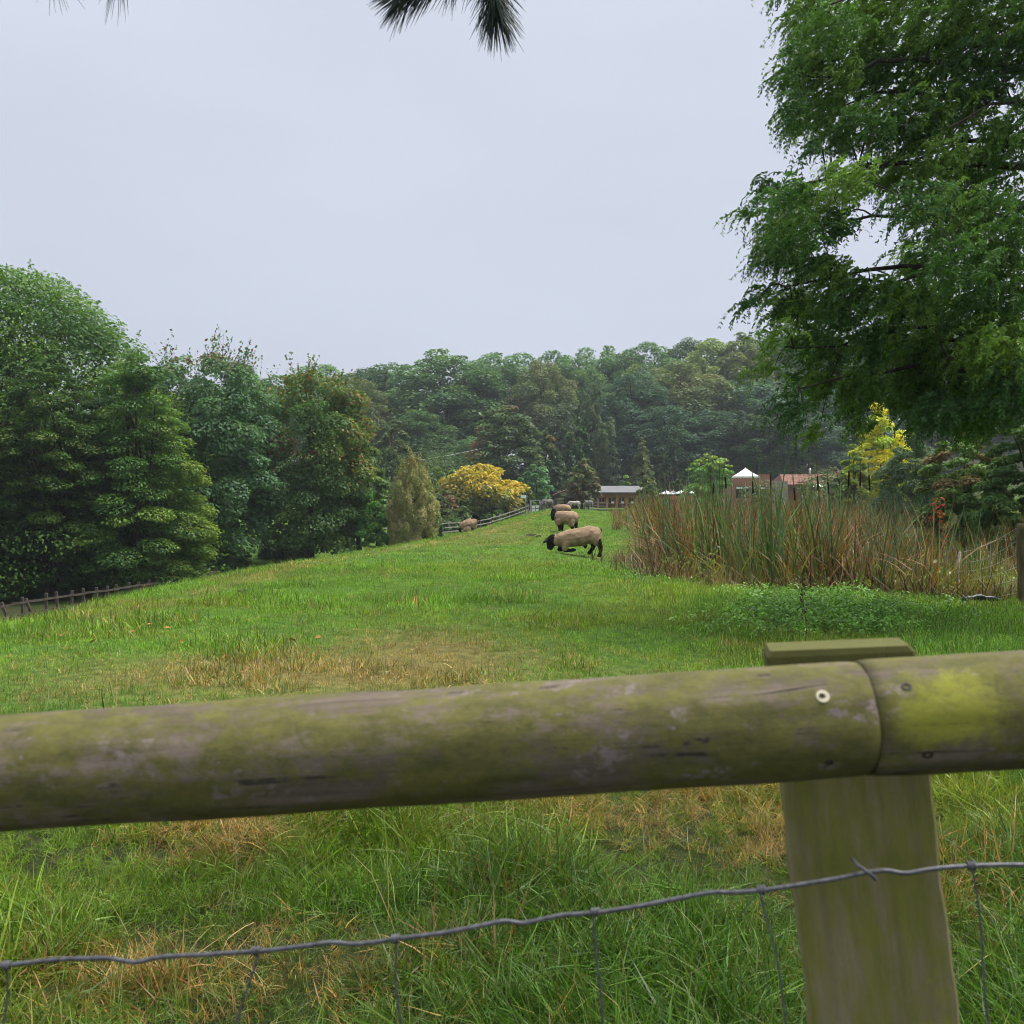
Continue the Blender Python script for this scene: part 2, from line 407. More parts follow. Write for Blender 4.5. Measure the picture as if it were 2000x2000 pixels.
def build_ground():
    Ys = np.concatenate([np.linspace(-6, 1, 12)[:-1], 1 + (np.geomspace(1, 640, 250) - 1)])
    S = np.linspace(-1, 1, 201); S = np.sign(S)*np.abs(S)**1.35
    Yg, Sg = np.meshgrid(Ys, S, indexing='ij')
    Xg = Sg*(12 + 1.15*(Yg + 6))
    Zg = H(Xg, Yg)
    V = np.stack([Xg, Yg, Zg], -1).reshape(-1, 3)
    nr, nc = Xg.shape
    i = (np.arange(nr-1)[:, None]*nc + np.arange(nc-1)[None]).reshape(-1)
    F = np.stack([i, i+1, i+nc+1, i+nc], 1)
    me = bpy.data.meshes.new('ground')
    me.from_pydata(V.tolist(), [], F.tolist()); me.update(); me.shade_smooth()
    X, Y = V[:, 0], V[:, 1]
    c = np.zeros((len(V), 4), np.float32); c[:, 3] = 1
    s = straw_field(X, Y)[:, None]
    turf = np.array([0.075, 0.15, 0.024])*(1-s) + np.array([0.165, 0.145, 0.05])*s
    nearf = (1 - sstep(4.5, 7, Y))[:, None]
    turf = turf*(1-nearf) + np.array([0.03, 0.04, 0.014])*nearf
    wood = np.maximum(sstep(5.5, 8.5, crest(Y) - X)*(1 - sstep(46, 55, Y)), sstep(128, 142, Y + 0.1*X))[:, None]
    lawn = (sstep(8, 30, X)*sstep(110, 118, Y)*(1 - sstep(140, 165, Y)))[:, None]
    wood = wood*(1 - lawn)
    marsh = (sstep(-0.6, 0.5, X - pond_edge(Y))*(1 - sstep(85, 100, Y))*sstep(10, 13, Y))[:, None]
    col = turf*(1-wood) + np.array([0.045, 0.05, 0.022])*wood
    col = col*(1-marsh) + np.array([0.075, 0.055, 0.025])*marsh
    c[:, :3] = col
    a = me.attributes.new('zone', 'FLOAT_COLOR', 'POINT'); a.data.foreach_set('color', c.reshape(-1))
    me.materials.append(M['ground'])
    o = link('ground', me); o['kind'] = 'structure'; return o
build_ground()

# ------------------------------------------------------------------ foreground fence
def build_fence():
    root = empty('post_and_rail_fence', (0.335, 0.98, Hf(0.335, 0.98)))
    tag(root, 'mossy half-round rail on a leaning square post, close up across the foreground', 'fence')
    base = Vector(root.location)
    YR = 0.90
    pL = P(-3400, 1727, YR); pJ = P(1681, 1403, YR); pR = P(5300, 1172, YR)
    def rail(name, a, b, r, mat, seed):
        a = Vector(a); b = Vector(b); L = (b-a).length
        nseg = max(24, int(L/0.012)); na = 30
        ts = np.linspace(0, L, nseg)
        # half-round front (towards -Y), flat back with rounded edges
        th = np.linspace(R(-104), R(104), na)
        prof = np.stack([-np.cos(th), np.sin(th)], 1)           # (y, z)
        rr = rng(seed)
        V = []
        for t in ts:
            k = 1 + 0.012*math.sin(t*5.1 + seed) + 0.008*math.sin(t*17 + 2*seed)
            edge = min(t, L - t); k *= 1 - 0.022*max(0, 1 - edge/0.004)**2
            n = (vnoise(th*3.2 + 9*seed, np.full(na, t*14), seed) - 0.5)*0.0028 + (vnoise(th*14, np.full(na, t*22), seed+3) - 0.5)*0.0012
            rad = r*k + n
            V.append(np.stack([np.full(na, t), prof[:, 0]*rad, prof[:, 1]*rad], 1))
        V = np.concatenate(V)
        F = [(i*na+j, (i+1)*na+j, (i+1)*na+(j+1) % na, i*na+(j+1) % na) for i in range(nseg-1) for j in range(na)]
        F += [tuple(range(na)), tuple((nseg-1)*na + j for j in reversed(range(na)))]
        mb = MB(); mb.add(V, F); o = mb.build(name, mat, root, smooth=True)
        d = (b - a).normalized(); ang = math.atan2(d.z, d.x)
        o.location = a - base; o.rotation_euler = (0, -ang, 0)
        # keep end grain crisp
        me = o.data
        me.polygons[len(me.polygons)-1].use_smooth = False; me.polygons[len(me.polygons)-2].use_smooth = False
        return o, d
    dL = (pJ - pL).normalized()
    wl = wood_mat('rail_wood', 0)
    LJ = (pR - pJ).length
    wr = wood_mat('rail_wood_moss', 0, lime=((0.060, -0.05, 0.012), (15, 8, 24)))
    r1, d1 = rail('rail', pL, pJ - dL*0.0005, 0.0505, wl, 1)
    r2, d2 = rail('rail', pJ + dL*0.0005, pR, 0.0506, wr, 2)
    # post: rectangular, leaning, behind the rail
    top = P(1646, 1264, 0.978); bot = P(1749, 2130, 0.978)
    ax = (top - bot).normalized(); low = bot - ax*0.75
    bm = MB()
    W, D = 0.1365, 0.052
    L = (top - low).length
    # cross-section with small chamfers, rings with noise
    cs = []
    ch = 0.0025
    for (x, y) in ((-W/2+ch, -D/2), (W/2-ch, -D/2), (W/2, -D/2+ch), (W/2, D/2-ch), (W/2-ch, D/2), (-W/2+ch, D/2), (-W/2, D/2-ch), (-W/2, -D/2+ch)): cs.append((x, y))
    cs = np.array(cs); rings = np.append(np.linspace(0, L-0.006, 60), [L]); V = []
    for i, z in enumerate(rings):
        k = 1 if i < len(rings)-1 else 0.94
        wob = 0.0010*math.sin(z*31) + 0.0008*math.sin(z*77)
        V.append(np.stack([cs[:, 0]*k + wob, cs[:, 1]*k, z - 0.053*cs[:, 0]*(z/L)], 1))
    n = 8
    F = [(i*n+j, i*n+(j+1) % n, (i+1)*n+(j+1) % n, (i+1)*n+j) for i in range(len(rings)-1) for j in range(n)]
    F += [tuple(reversed(range(n))), tuple((len(rings)-1)*n+j for j in range(n))]
    bm.add(np.concatenate(V), F)
    po = bm.build('post', wood_mat('post_wood', 2, lime=((0.05, -0.04, L-0.52), (22, 3, 4.5)), post=L), root)
    mid = low; po.location = mid - base + Vector((0, D/2 - 0.006, 0))
    po.rotation_euler = (Matrix.Rotation(math.atan2(ax.x, ax.z), 3, 'Y') @ Matrix.Rotation(R(-9), 3, 'Z')).to_euler()
    for dx in (-1.75, 1.45):                                # the next posts along the same rails
        p2 = po.copy(); COL.objects.link(p2); p2.parent = root; p2.location = po.location + Vector((dx, 0, dx*dL.z/dL.x)); p2.rotation_euler = (0, -0.02, 0)
    # screw holes: a pale bored ring on the left rail, three small dark nail holes
    def on_rail(u, v, rad):
        """point on the rail's rounded front seen at photo pixel (u,v)"""
        for Y in np.linspace(0.80, 0.95, 400):
            q = P(u, v, Y)
            s = (q - pL).dot(dL); c = pL + dL*s
            off = q - c
            if off.length <= rad: return q, off.normalized()
        return q, Vector((0, -1, 0))
    def disc_ring(q, n, ro, ri, name, mat, parent, lift=0.0006, ell=1.0):
        n = n.normalized(); a = n.cross(Vector((0, 0, 1))).normalized(); b = n.cross(a)
        K = 20; V = []; F = []
        for (r_, h_) in ((ro, -0.001), (ro, lift), (ri*1.1, lift), (ri, -0.002)):
            for k in range(K):
                t_ = 2*math.pi*k/K
                V.append(list(q + a*(r_*math.cos(t_)) + b*(r_*ell*math.sin(t_)) + n*h_ - base))
        for lv in range(3):
            for k in range(K): F.append((lv*K+k, lv*K+(k+1) % K, (lv+1)*K+(k+1) % K, (lv+1)*K+k))
        F.append(tuple(3*K+k for k in range(K)))
        mb = MB(); mb.add(V, F); return mb.build(name, mat, parent)
    q, n = on_rail(1607, 1360, 0.0517)
    disc_ring(q, n, 0.0056, 0.0022, 'screw_collar', M['pale_plug'], root)
    disc_ring(q - n*0.0001 + Vector((-0.0012, 0, 0.0004)), n, 0.0022, 0.0012, 'screw', M['rust'], root, lift=0.0009)
    for (u, v, s) in ((1770, 1341, 0.0046), (1812, 1474, 0.0048), (1620, 1489, 0.0034)):
        q, n = on_rail(u, v, 0.0513)
        disc_ring(q, n, s, s*0.45, 'nail', M['rust'], root, lift=0.0005, ell=0.8)
    return root
build_fence()

def build_wire():
    YW = 0.925
    pts = [(-3400,2010),(-3000,1996),(-2960,2004),(-2300,1968),(-2260,1976),(-1500,1936),(-1450,1944),(-800,1914),(-760,1920),(-160,1893),(12,1886),(120,1874),(215,1870),(265,1880),(310,1869),(400,1866),(500,1858),(560,1851),(650,1840),(690,1846),(740,1840),(773,1834),
           (860,1822),(950,1806),(985,1798),(1020,1806),(1060,1796),(1100,1787),(1163,1782),(1260,1768),(1330,1755),(1395,1742),(1430,1743),(1487,1738),
           (1560,1728),(1630,1718),(1700,1703),(1735,1699),(1765,1707),(1800,1699),(1840,1694),(1897,1691),(1960,1690),(2160,1690),(2600,1672),(2640,1680),(3300,1648),(3340,1656),(4200,1612),(4240,1618),(5300,1570)]
    u = np.array([p[0] for p in pts], float); v = np.array([p[1] for p in pts], float)
    uu = np.linspace(u[0], u[-1], 1300)
    # smooth interpolation (Catmull-Rom like through box filter of linear)
    vv = np.interp(uu, u, v); k = np.ones(5)/5; vs = np.convolve(np.pad(vv, 2, mode='edge'), k, 'valid')
    root0 = P(12, 1886, YW); 
    root = empty('stock_netting', root0)
    tag(root, 'galvanised stock netting strung in front of the mossy post, top wire crimped', 'wire netting')
    b = np.array(root0)
    W = np.array([P(a, c, YW - 0.0002) for a, c in zip(uu, vs)]) - b
    W[:, 1] += 0.0012*np.sin(uu*0.02)
    mb = MB(); mb.tube(W, 0.0021, 10); mb.build('top_wire', M['wire'], root, smooth=True)
    stays = [((12,1886),(4,2120)), ((500,1858),(440,2120)), ((773,1834),(788,2120)), ((1163,1782),(1178,2120)), ((1487,1738),(1560,2120)), ((1897,1691),(1950,2120)), ((-120,1892),(-140,2120)), ((2110,1690),(2130,2120))] + [((a, float(np.interp(a, u, v))), (a + 20, 2160)) for a in (-3100,-2700,-2300,-1900,-1500,-1150,-800,-460,2500,2900,3300,3700,4100,4600,5100)]
    for i, (a, c) in enumerate(stays):
        p0 = np.array(P(*a, YW)) - b; p1 = np.array(P(*c, YW + 0.004)) - b
        t = np.linspace(0, 1, 22)[:, None]
        path = p0*(1-t) + p1*t; path[:, 0] += 0.0022*np.sin(t[:, 0]*7 + i*1.3)
        mb = MB(); mb.tube(path, 0.00105, 8); mb.build('stay_wire', M['wire'], root, smooth=True)
        # hinge-joint knot: stay wrapped round the line wire
        th = np.linspace(0, 2*np.pi*2.6, 46); d = W[min(len(W)-1, int(np.argmin(np.abs(uu - a[0]))) + 1)] - W[max(0, int(np.argmin(np.abs(uu - a[0]))) - 1)]
        d = d/np.linalg.norm(d); up = np.array([0, 0, 1.0]); s1 = np.cross(d, up); s1 /= np.linalg.norm(s1); s2 = np.cross(s1, d)
        hel = p0 + d*np.linspace(-0.0035, 0.0035, 46)[:, None] + 0.0032*(np.cos(th)[:, None]*s1 + np.sin(th)[:, None]*s2)
        mb = MB(); mb.tube(hel, 0.0013, 7); mb.build('knot', M['wire'], root, smooth=True)
    # staple over the wire on the post face
    q = np.array(P(1697, 1704, YW)) - b
    st = np.array([[-0.012, 0.018, 0.008], [-0.012, 0.0, 0.0075], [-0.010, -0.0035, 0.0068], [0.0, -0.0042, 0.0], [0.006, -0.0035, -0.006], [0.0075, 0.0, -0.0075], [0.0078, 0.018, -0.0085]]) + q
    mb = MB(); mb.tube(st*np.array([0.8,1,0.8]) + q*np.array([0.2,0,0.2]), 0.0017, 8); mb.build('staple', M['wire'], root, smooth=True)
build_wire()

# ------------------------------------------------------------------ scattering (grass, reeds, weeds)
def scatter(name, pts, rot, scl, idx, tint, protos, label=None, cat=None):
    n = len(pts)
    me = bpy.data.meshes.new(name); me.vertices.add(n); me.vertices.foreach_set('co', np.asarray(pts, np.float32).reshape(-1))
    a = me.attributes.new('rot', 'FLOAT_VECTOR', 'POINT'); a.data.foreach_set('vector', np.asarray(rot, np.float32).reshape(-1))
    a = me.attributes.new('scl', 'FLOAT_VECTOR', 'POINT'); a.data.foreach_set('vector', np.asarray(scl, np.float32).reshape(-1))
    a = me.attributes.new('idx', 'INT', 'POINT'); a.data.foreach_set('value', np.asarray(idx, np.int32))
    c = np.ones((n, 4), np.float32); c[:, :3] = tint
    a = me.attributes.new('tint', 'FLOAT_COLOR', 'POINT'); a.data.foreach_set('color', c.reshape(-1))
    o = link(name, me); o['kind'] = 'stuff'
    if label: o['label'] = label
    if cat: o['category'] = cat
    coll = bpy.data.collections.new(name + '_sources')
    for i, (pm) in enumerate(protos):
        po = bpy.data.objects.new('%s_source.%03d' % (name, i), pm); coll.objects.link(po)
    g = bpy.data.node_groups.new(name + '_scatter', 'GeometryNodeTree')
    g.interface.new_socket('Geometry', in_out='INPUT', socket_type='NodeSocketGeometry')
    g.interface.new_socket('Geometry', in_out='OUTPUT', socket_type='NodeSocketGeometry')
    gi = g.nodes.new('NodeGroupInput'); go = g.nodes.new('NodeGroupOutput')
    ip = g.nodes.new('GeometryNodeInstanceOnPoints')
    ci = g.nodes.new('GeometryNodeCollectionInfo'); ci.inputs[0].default_value = coll
    ci.inputs['Separate Children'].default_value = True; ci.inputs['Reset Children'].default_value = True
    ip.inputs['Pick Instance'].default_value = True
    def at(nm, dt):
        q = g.nodes.new('GeometryNodeInputNamedAttribute'); q.data_type = dt; q.inputs['Name'].default_value = nm
        return [s for s in q.outputs if s.enabled and s.name == 'Attribute'][0]
    g.links.new(gi.outputs[0], ip.inputs['Points']); g.links.new(ci.outputs[0], ip.inputs['Instance'])
    g.links.new(at('idx', 'INT'), ip.inputs['Instance Index'])
    er = g.nodes.new('FunctionNodeEulerToRotation'); g.links.new(at('rot', 'FLOAT_VECTOR'), er.inputs[0])
    g.links.new(er.outputs[0], ip.inputs['Rotation']); g.links.new(at('scl', 'FLOAT_VECTOR'), ip.inputs['Scale'])
    g.links.new(ip.outputs[0], go.inputs[0])
    md = o.modifiers.new('scatter', 'NODES'); md.node_group = g
    return o

def blades(name, seed, n, spread, h, wd, lean, seg=3, strawp=0.12, mat='blade', curl=1.0, straw_mul=(1.55, 1.05, 1.35), vcol=0.25, notip=False, heads=0):
    """a tuft of curved blades as quads; colour factors in leafcol"""
    r = rng(seed); Q = []; C = []
    for i in range(n):
        a = r.uniform(0, 2*np.pi); rad = spread*math.sqrt(r.uniform())
        p = np.array([rad*math.cos(a), rad*math.sin(a), -0.01])
        az = r.uniform(0, 2*np.pi); L = h*r.uniform(0.55, 1.25); th = abs(r.normal(0, lean)) + 0.04
        wv = wd*r.uniform(0.6, 1.2); dirh = np.array([math.cos(az), math.sin(az), 0]); sd_ = np.array([-math.sin(az), math.cos(az), 0])
        tw = r.uniform(-0.9, 0.9); sdv = sd_*math.cos(tw) + dirh*math.sin(tw)
        f = r.uniform(1 - vcol, 1 + vcol); cc = np.array([f*r.uniform(0.85, 1.2), f, f*r.uniform(0.7, 1.3)])
        if r.uniform() < strawp: cc = np.array(straw_mul)*r.uniform(0.6, 1.15)
        prev = p; pw = wv
        for k in range(seg):
            ang = th + curl*th*1.6*(k/seg)**1.2 + r.normal(0, 0.08)
            ang = min(ang, 1.9)
            nxt = prev + (L/seg)*(dirh*math.sin(ang) + np.array([0, 0, math.cos(ang)]))
            nw = wv*(1 - ((k+1)/seg)**1.5) if not notip else wv*(1 - 0.5*(k+1)/seg)
            nw = max(nw, wv*0.06)
            Q.append([prev - sdv*pw/2, prev + sdv*pw/2, nxt + sdv*nw/2, nxt - sdv*nw/2]); C.append(cc)
            prev, pw = nxt, nw
    return quads(name, np.array(Q), np.array(C), M[mat])

GREEN = np.array([0.165, 0.315, 0.034]); LUSH = np.array([0.080, 0.205, 0.036]); YELG = np.array([0.255, 0.315, 0.044])
STRAW = np.array([0.40, 0.33, 0.125]); BROWN = np.array([0.17, 0.115, 0.055])

def grass_tint(r, X, Y):
    n = len(X); s = straw_field(X, Y)
    mixn = fbm(X*0.7 + 3, Y*0.7, 8, 3)
    lush = sstep(0.45, 0.62, fbm(X*0.45, Y*0.45 + 7, 51, 3)); near = 1 - sstep(5, 7.5, Y)
    base = GREEN*(1 - 0.75*lush[:, None]*(0.4+0.6*near[:, None])) + LUSH*0.75*lush[:, None]*(0.4+0.6*near[:, None])
    base = base*(0.80 + 0.20*(1-near))[:, None]
    yg = sstep(0.5, 0.68, mixn)[:, None]*0.55
    base = base*(1-yg) + YELG*yg
    pick = (r.uniform(size=n) < s*0.9)[:, None]
    st = STRAW*r.uniform(0.65, 1.1, n)[:, None]
    st = np.where((r.uniform(size=n) < 0.25*(1 - sstep(5, 7, Y)))[:, None], BROWN*1.2, st)
    half = np.clip(s, 0, 1)[:, None]*0.55
    c = base*(1-half) + np.array([0.17, 0.165, 0.045])*half
    c = np.where(pick, st, c)
    c = c*(np.array([1, 1, 1]) - (1 - sstep(4.6, 6.4, Y))[:, None]*np.array([0.02, 0.08, 0.26]))
    return c*r.uniform(0.68, 1.36, n)[:, None]*(0.62 + 0.76*fbm(X*2.1, Y*2.1, 64, 4))[:, None]

def inst(r, X, Y, sink=0.0, tilt=0.15, smin=0.8, smax=1.2, np_=6):
    n = len(X); Z = H(X, Y) - sink
    pts = np.stack([X, Y, Z], 1); rot = np.stack([r.normal(0, tilt, n), r.normal(0, tilt, n), r.uniform(0, 6.28, n)], 1)
    s = r.uniform(smin, smax, n); return pts, rot, np.stack([s, s, s*r.uniform(0.8, 1.2, n)], 1), r.integers(0, np_, n)

def rand_field(r, n, y0, y1, power=1.0, sx=0.6, mx=1.4):
    Y = y0 + (y1-y0)*r.uniform(size=n*3)**power; X = r.uniform(-1, 1, n*3)*(sx*y1 + mx)
    k = np.abs(X) < sx*Y + mx; return X[k][:n], Y[k][:n]

def off_marsh(X, Y, pad=0.0): return (X < pond_edge(Y) + pad) | (Y < 12.3)

def build_grass():
    r = rng(7)
    nearp = [blades('grass_tuft', 100+i, (30, 30, 34, 26, 34, 28)[i], (.075, .08, .06, .08, .10, .07)[i], (0.10, 0.14, 0.20, 0.09, 0.16, 0.08)[i], 0.0056, (0.9, 1.1, 0.95, 1.0, 1.5, 0.9)[i], 5, 0.18, curl=(1.0, 1.1, 1.6, 0.9, 0.7, 1.0)[i], vcol=0.5) for i in range(6)]
    X, Y = rand_field(r, 26000, 1.1, 6.6)
    hn = sstep(0.32, 0.68, fbm(X*1.9, Y*1.9, 77, 3))
    p, ro, s, ix = inst(r, X, Y, tilt=0.5)
    s *= (0.42 + 0.85*hn)[:, None]
    s *= (1 - 0.35*sstep(5.0, 6.4, Y))[:, None]
    tn = grass_tint(r, X, Y)
    scatter('long_grass', p, ro, s, ix, tn, nearp)
    # long pale stalks lying in the near grass
    st = [blades('grass_stalk', 140+i, 2, 0.05, 0.34, 0.0030, 0.85, 5, 0.0, vcol=0.15) for i in range(4)]
    X, Y = rand_field(r, 420, 1.6, 6.5)
    p, ro, s, ix = inst(r, X, Y, np_=4, tilt=0.35)
    scatter('dry_grass_stalks', p, ro, s, ix, STRAW*r.uniform(0.8, 1.3, len(X))[:, None], st)
    # meadow turf
    mid = [blades('turf_tuft', 160+i, 34, 0.10, (0.04, 0.055, 0.038, 0.085)[i], 0.0066, 1.0, 3, 0.12, vcol=0.5) for i in range(4)]
    X, Y = rand_field(r, 42000, 5.6, 20, 1.0, 0.56, 1.2)
    k = (X > crest(Y) - 4) & off_marsh(X, Y, 0.5); X, Y = X[k], Y[k]
    p, ro, s, ix = inst(r, X, Y, np_=4)
    ld = np.maximum(1.3*sstep(0.58, 0.74, fbm(X*0.9, Y*0.9, 91, 3)), sstep(1.2, 0.2, X - crest(Y)) * 0.7)
    ld = np.maximum(ld, 0.9*sstep(1.3, 2.3, X)*sstep(6.5, 8.5, Y)*fbm(X*1.2, Y*1.2, 12, 3)*1.6)
    s *= ((0.8 + 0.9*ld)*(1 - 0.25*straw_field(X, Y)))[:, None]
    scatter('meadow_turf', p, ro, s, ix, grass_tint(r, X, Y), mid)
    far = [blades('turf_patch', 180+i, 46, 0.24, (0.045, 0.055, 0.07)[i], 0.013, 0.9, 2, 0.08, vcol=0.45) for i in range(3)]
    X, Y = rand_field(r, 30000, 18, 105, 1.35, 0.30, 0)
    X2, Y2 = rand_field(r, 5000, 45, 112, 1.0, 0.30, 0)
    X = np.concatenate([X, X2]); Y = np.concatenate([Y, Y2])
    k = (X > crest(Y) - 9) & off_marsh(X, Y, 0.3); X, Y = X[k], Y[k]
    p, ro, s, ix = inst(r, X, Y, np_=3); s *= (0.9 + 0.006*Y)[:, None]
    scatter('far_turf', p, ro, s, ix, grass_tint(r, X, Y), far)
build_grass()

def build_reeds():
    r = rng(17)
    one = dict(mat='reed', straw_mul=(1.5, 1.0, 1.1))
    green = [blades('bulrush_clump', 200+i, 8, 0.16, (1.95, 2.15, 1.75)[i], 0.044, 0.11, 6, 0.2, curl=1.6, **one) for i in range(3)]
    brown = [blades('dead_reed_clump', 210+i, 17, 0.24, (1.6, 1.75, 1.35, 1.1)[i], 0.034, (0.24, 0.17, 0.38, 0.55)[i], 6, 0.15, curl=2.7, vcol=0.55, **one) for i in range(4)]
    low = [blades('sedge_clump', 220+i, 24, 0.2, (0.55, 0.75, 0.45)[i], 0.018, 0.5, 4, 0.18, curl=1.5, vcol=0.35, **one) for i in range(3)]
    litter = [blades('reed_litter', 230+i, 20, 0.28, 0.5, 0.022, 1.25, 3, 0.0, curl=0.4, vcol=0.6, **one) for i in range(3)]
    protos = green + brown + low + litter
    PX = []; PY = []; ID = []; TI = []; SC = []
    def put(n, ids, cond, tints, y0=13, y1=70, pw=1.5, smin=0.8, smax=1.15):
        Y = y0 + (y1-y0)*r.uniform(size=n*4)**pw
        X = pond_edge(Y) + r.uniform(-1, 1, n*4)*0 + r.uniform(-1.2, 1, n*4)*np.maximum(1.0, (0.62*Y + 1.5 - pond_edge(Y)))
        k = cond(X, Y) & (np.abs(X) < 0.60*Y + 1.5); X, Y = X[k][:n], Y[k][:n]; m_ = len(X)
        PX.append(X); PY.append(Y); ID.append(r.choice(ids, m_))
        t = np.array(tints)[r.integers(0, len(tints), m_)]*r.uniform(0.65, 1.3, m_)[:, None]; TI.append(t)
        SC.append(r.uniform(smin, smax, m_))
    dE = lambda X, Y: X - pond_edge(Y)
    fron = lambda X, Y: (X > (0.27 + 0.16*r.uniform(size=len(X)))*Y) & (Y < 18 + 6*r.uniform(size=len(X)))       # the low open apron at the right front
    nz = lambda X, Y, s: fbm(X*0.5, Y*0.5, s, 3)
    tg = [(0.07, 0.155, 0.045), (0.095, 0.18, 0.045), (0.085, 0.155, 0.075)]
    tb = [(0.20, 0.115, 0.05), (0.12, 0.07, 0.032), (0.27, 0.19, 0.09), (0.15, 0.125, 0.045), (0.16, 0.165, 0.045), (0.08, 0.048, 0.027), (0.19, 0.09, 0.038), (0.24, 0.125, 0.05)]
    to = [(0.17, 0.21, 0.038), (0.22, 0.21, 0.042), (0.11, 0.18, 0.038), (0.26, 0.19, 0.045)]
    tl = [(0.30, 0.21, 0.10), (0.13, 0.08, 0.035), (0.24, 0.18, 0.09), (0.09, 0.055, 0.025)]
    put(1650, [3,4,5,6,6], lambda X, Y: (dE(X,Y) > 0.35) & ~fron(X,Y), tb, 14, 60, 1.6)
    put(850, [3,4,5], lambda X, Y: (dE(X,Y) > 0.4) & ~fron(X,Y), to, 14, 60, 1.5, 0.75, 1.05)
    put(300, [0,1,2], lambda X, Y: (dE(X,Y) > 0.25) & ~fron(X,Y) & (nz(X,Y,5) > 0.43), tg, 14.5, 55, 1.5, 0.8, 1.15)
    put(80, [0,1,2], lambda X, Y: (dE(X,Y) > 0.2) & (dE(X,Y) < 1.2) & (X < 3.6), tg, 17, 27, 1.0, 0.7, 1.1)
    put(900, [7,8,9], lambda X, Y: (dE(X,Y) > 0.0), to, 12.8, 40, 1.9)
    put(1200, [7,8,9], lambda X, Y: (dE(X,Y) > 0.1) & (X > 0.29*Y) & (Y < 25), to + [(0.24, 0.24, 0.045), (0.2,0.16,0.05), (0.15,0.22,0.05)], 13, 25, 1.0, 0.5, 1.3)
    put(1500, [10,11,12], lambda X, Y: (dE(X,Y) > -0.35), tl, 12.6, 26, 1.7, 0.6, 1.5)
    put(300, [10,11,12,6], lambda X, Y: (dE(X,Y) > -0.9) & (dE(X,Y) < 0.1), tl, 14, 26, 1.0, 0.3, 0.7)
    # far strip of marsh beside the embankment
    put(700, [6,7,8,9], lambda X, Y: (dE(X,Y) > -0.6) & (dE(X,Y) < 6), tb + to, 45, 92, 1.0, 0.8, 1.3)
    X = np.concatenate(PX); Y = np.concatenate(PY); ix = np.concatenate(ID); T = np.concatenate(TI); S = np.concatenate(SC)
    n = len(X); p = np.stack([X, Y, H(X, Y)], 1)
    S = S*(1 - 0.18*sstep(0.32, 0.42, X/Y))*(0.72 + 0.5*fbm(X*0.9, Y*0.5, 15, 3))
    ro = np.stack([r.normal(0, 0.10, n), r.normal(0, 0.10, n), r.uniform(0, 6.28, n)], 1)
    scatter('reed_bed', p, ro, np.repeat(S[:, None], 3, 1), ix, T, protos)
    # bulrush seed heads: stem with a dark velvety cylinder
    spots = [(1424,915,20),(1474,915,21),(1500,905,20),(1605,900,18),(1655,885,17),(1678,900,17.5),(1705,905,18),(1560,925,19),(1390,930,21),(1625,918,20)]
    for i, (u, v, Y) in enumerate(spots):
        top = P(u, v, Y); gz = Hf(top.x, Y)
        root = empty('bulrush', (top.x, Y, gz)); hgt = top.z - gz
        lean = r.uniform(-0.05, 0.05)
        tag(root, 'bulrush with a dark brown seed head standing above the reed bed', 'bulrush', 'bulrush seed heads above the reed bed')
        t = np.linspace(0, 1, 8)[:, None]; path = np.hstack([lean*hgt*t**2, 0*t, hgt*t])
        MB().tube(path, 0.007, 5).build('stem', M['stemg'], root)
        a = 0.80 + r.uniform(-.03, .03); tt = np.array([a, a+0.01, a+0.06, a+0.10, a+0.11])[:, None]
        MB().tube(np.hstack([lean*hgt*tt**2, 0*tt, hgt*tt]), [0.006, 0.017, 0.018, 0.016, 0.005], 8).build('seed_head', M['seed'], root, smooth=True)
M['stemg'] = plain('rush_stem', (0.10, 0.12, 0.035), 0.6, 0.3, 0.2, 8)
M['seed'] = plain('rush_seed_head', (0.035, 0.02, 0.012), 0.95, 0.1, 0.25, 60)
build_reeds()

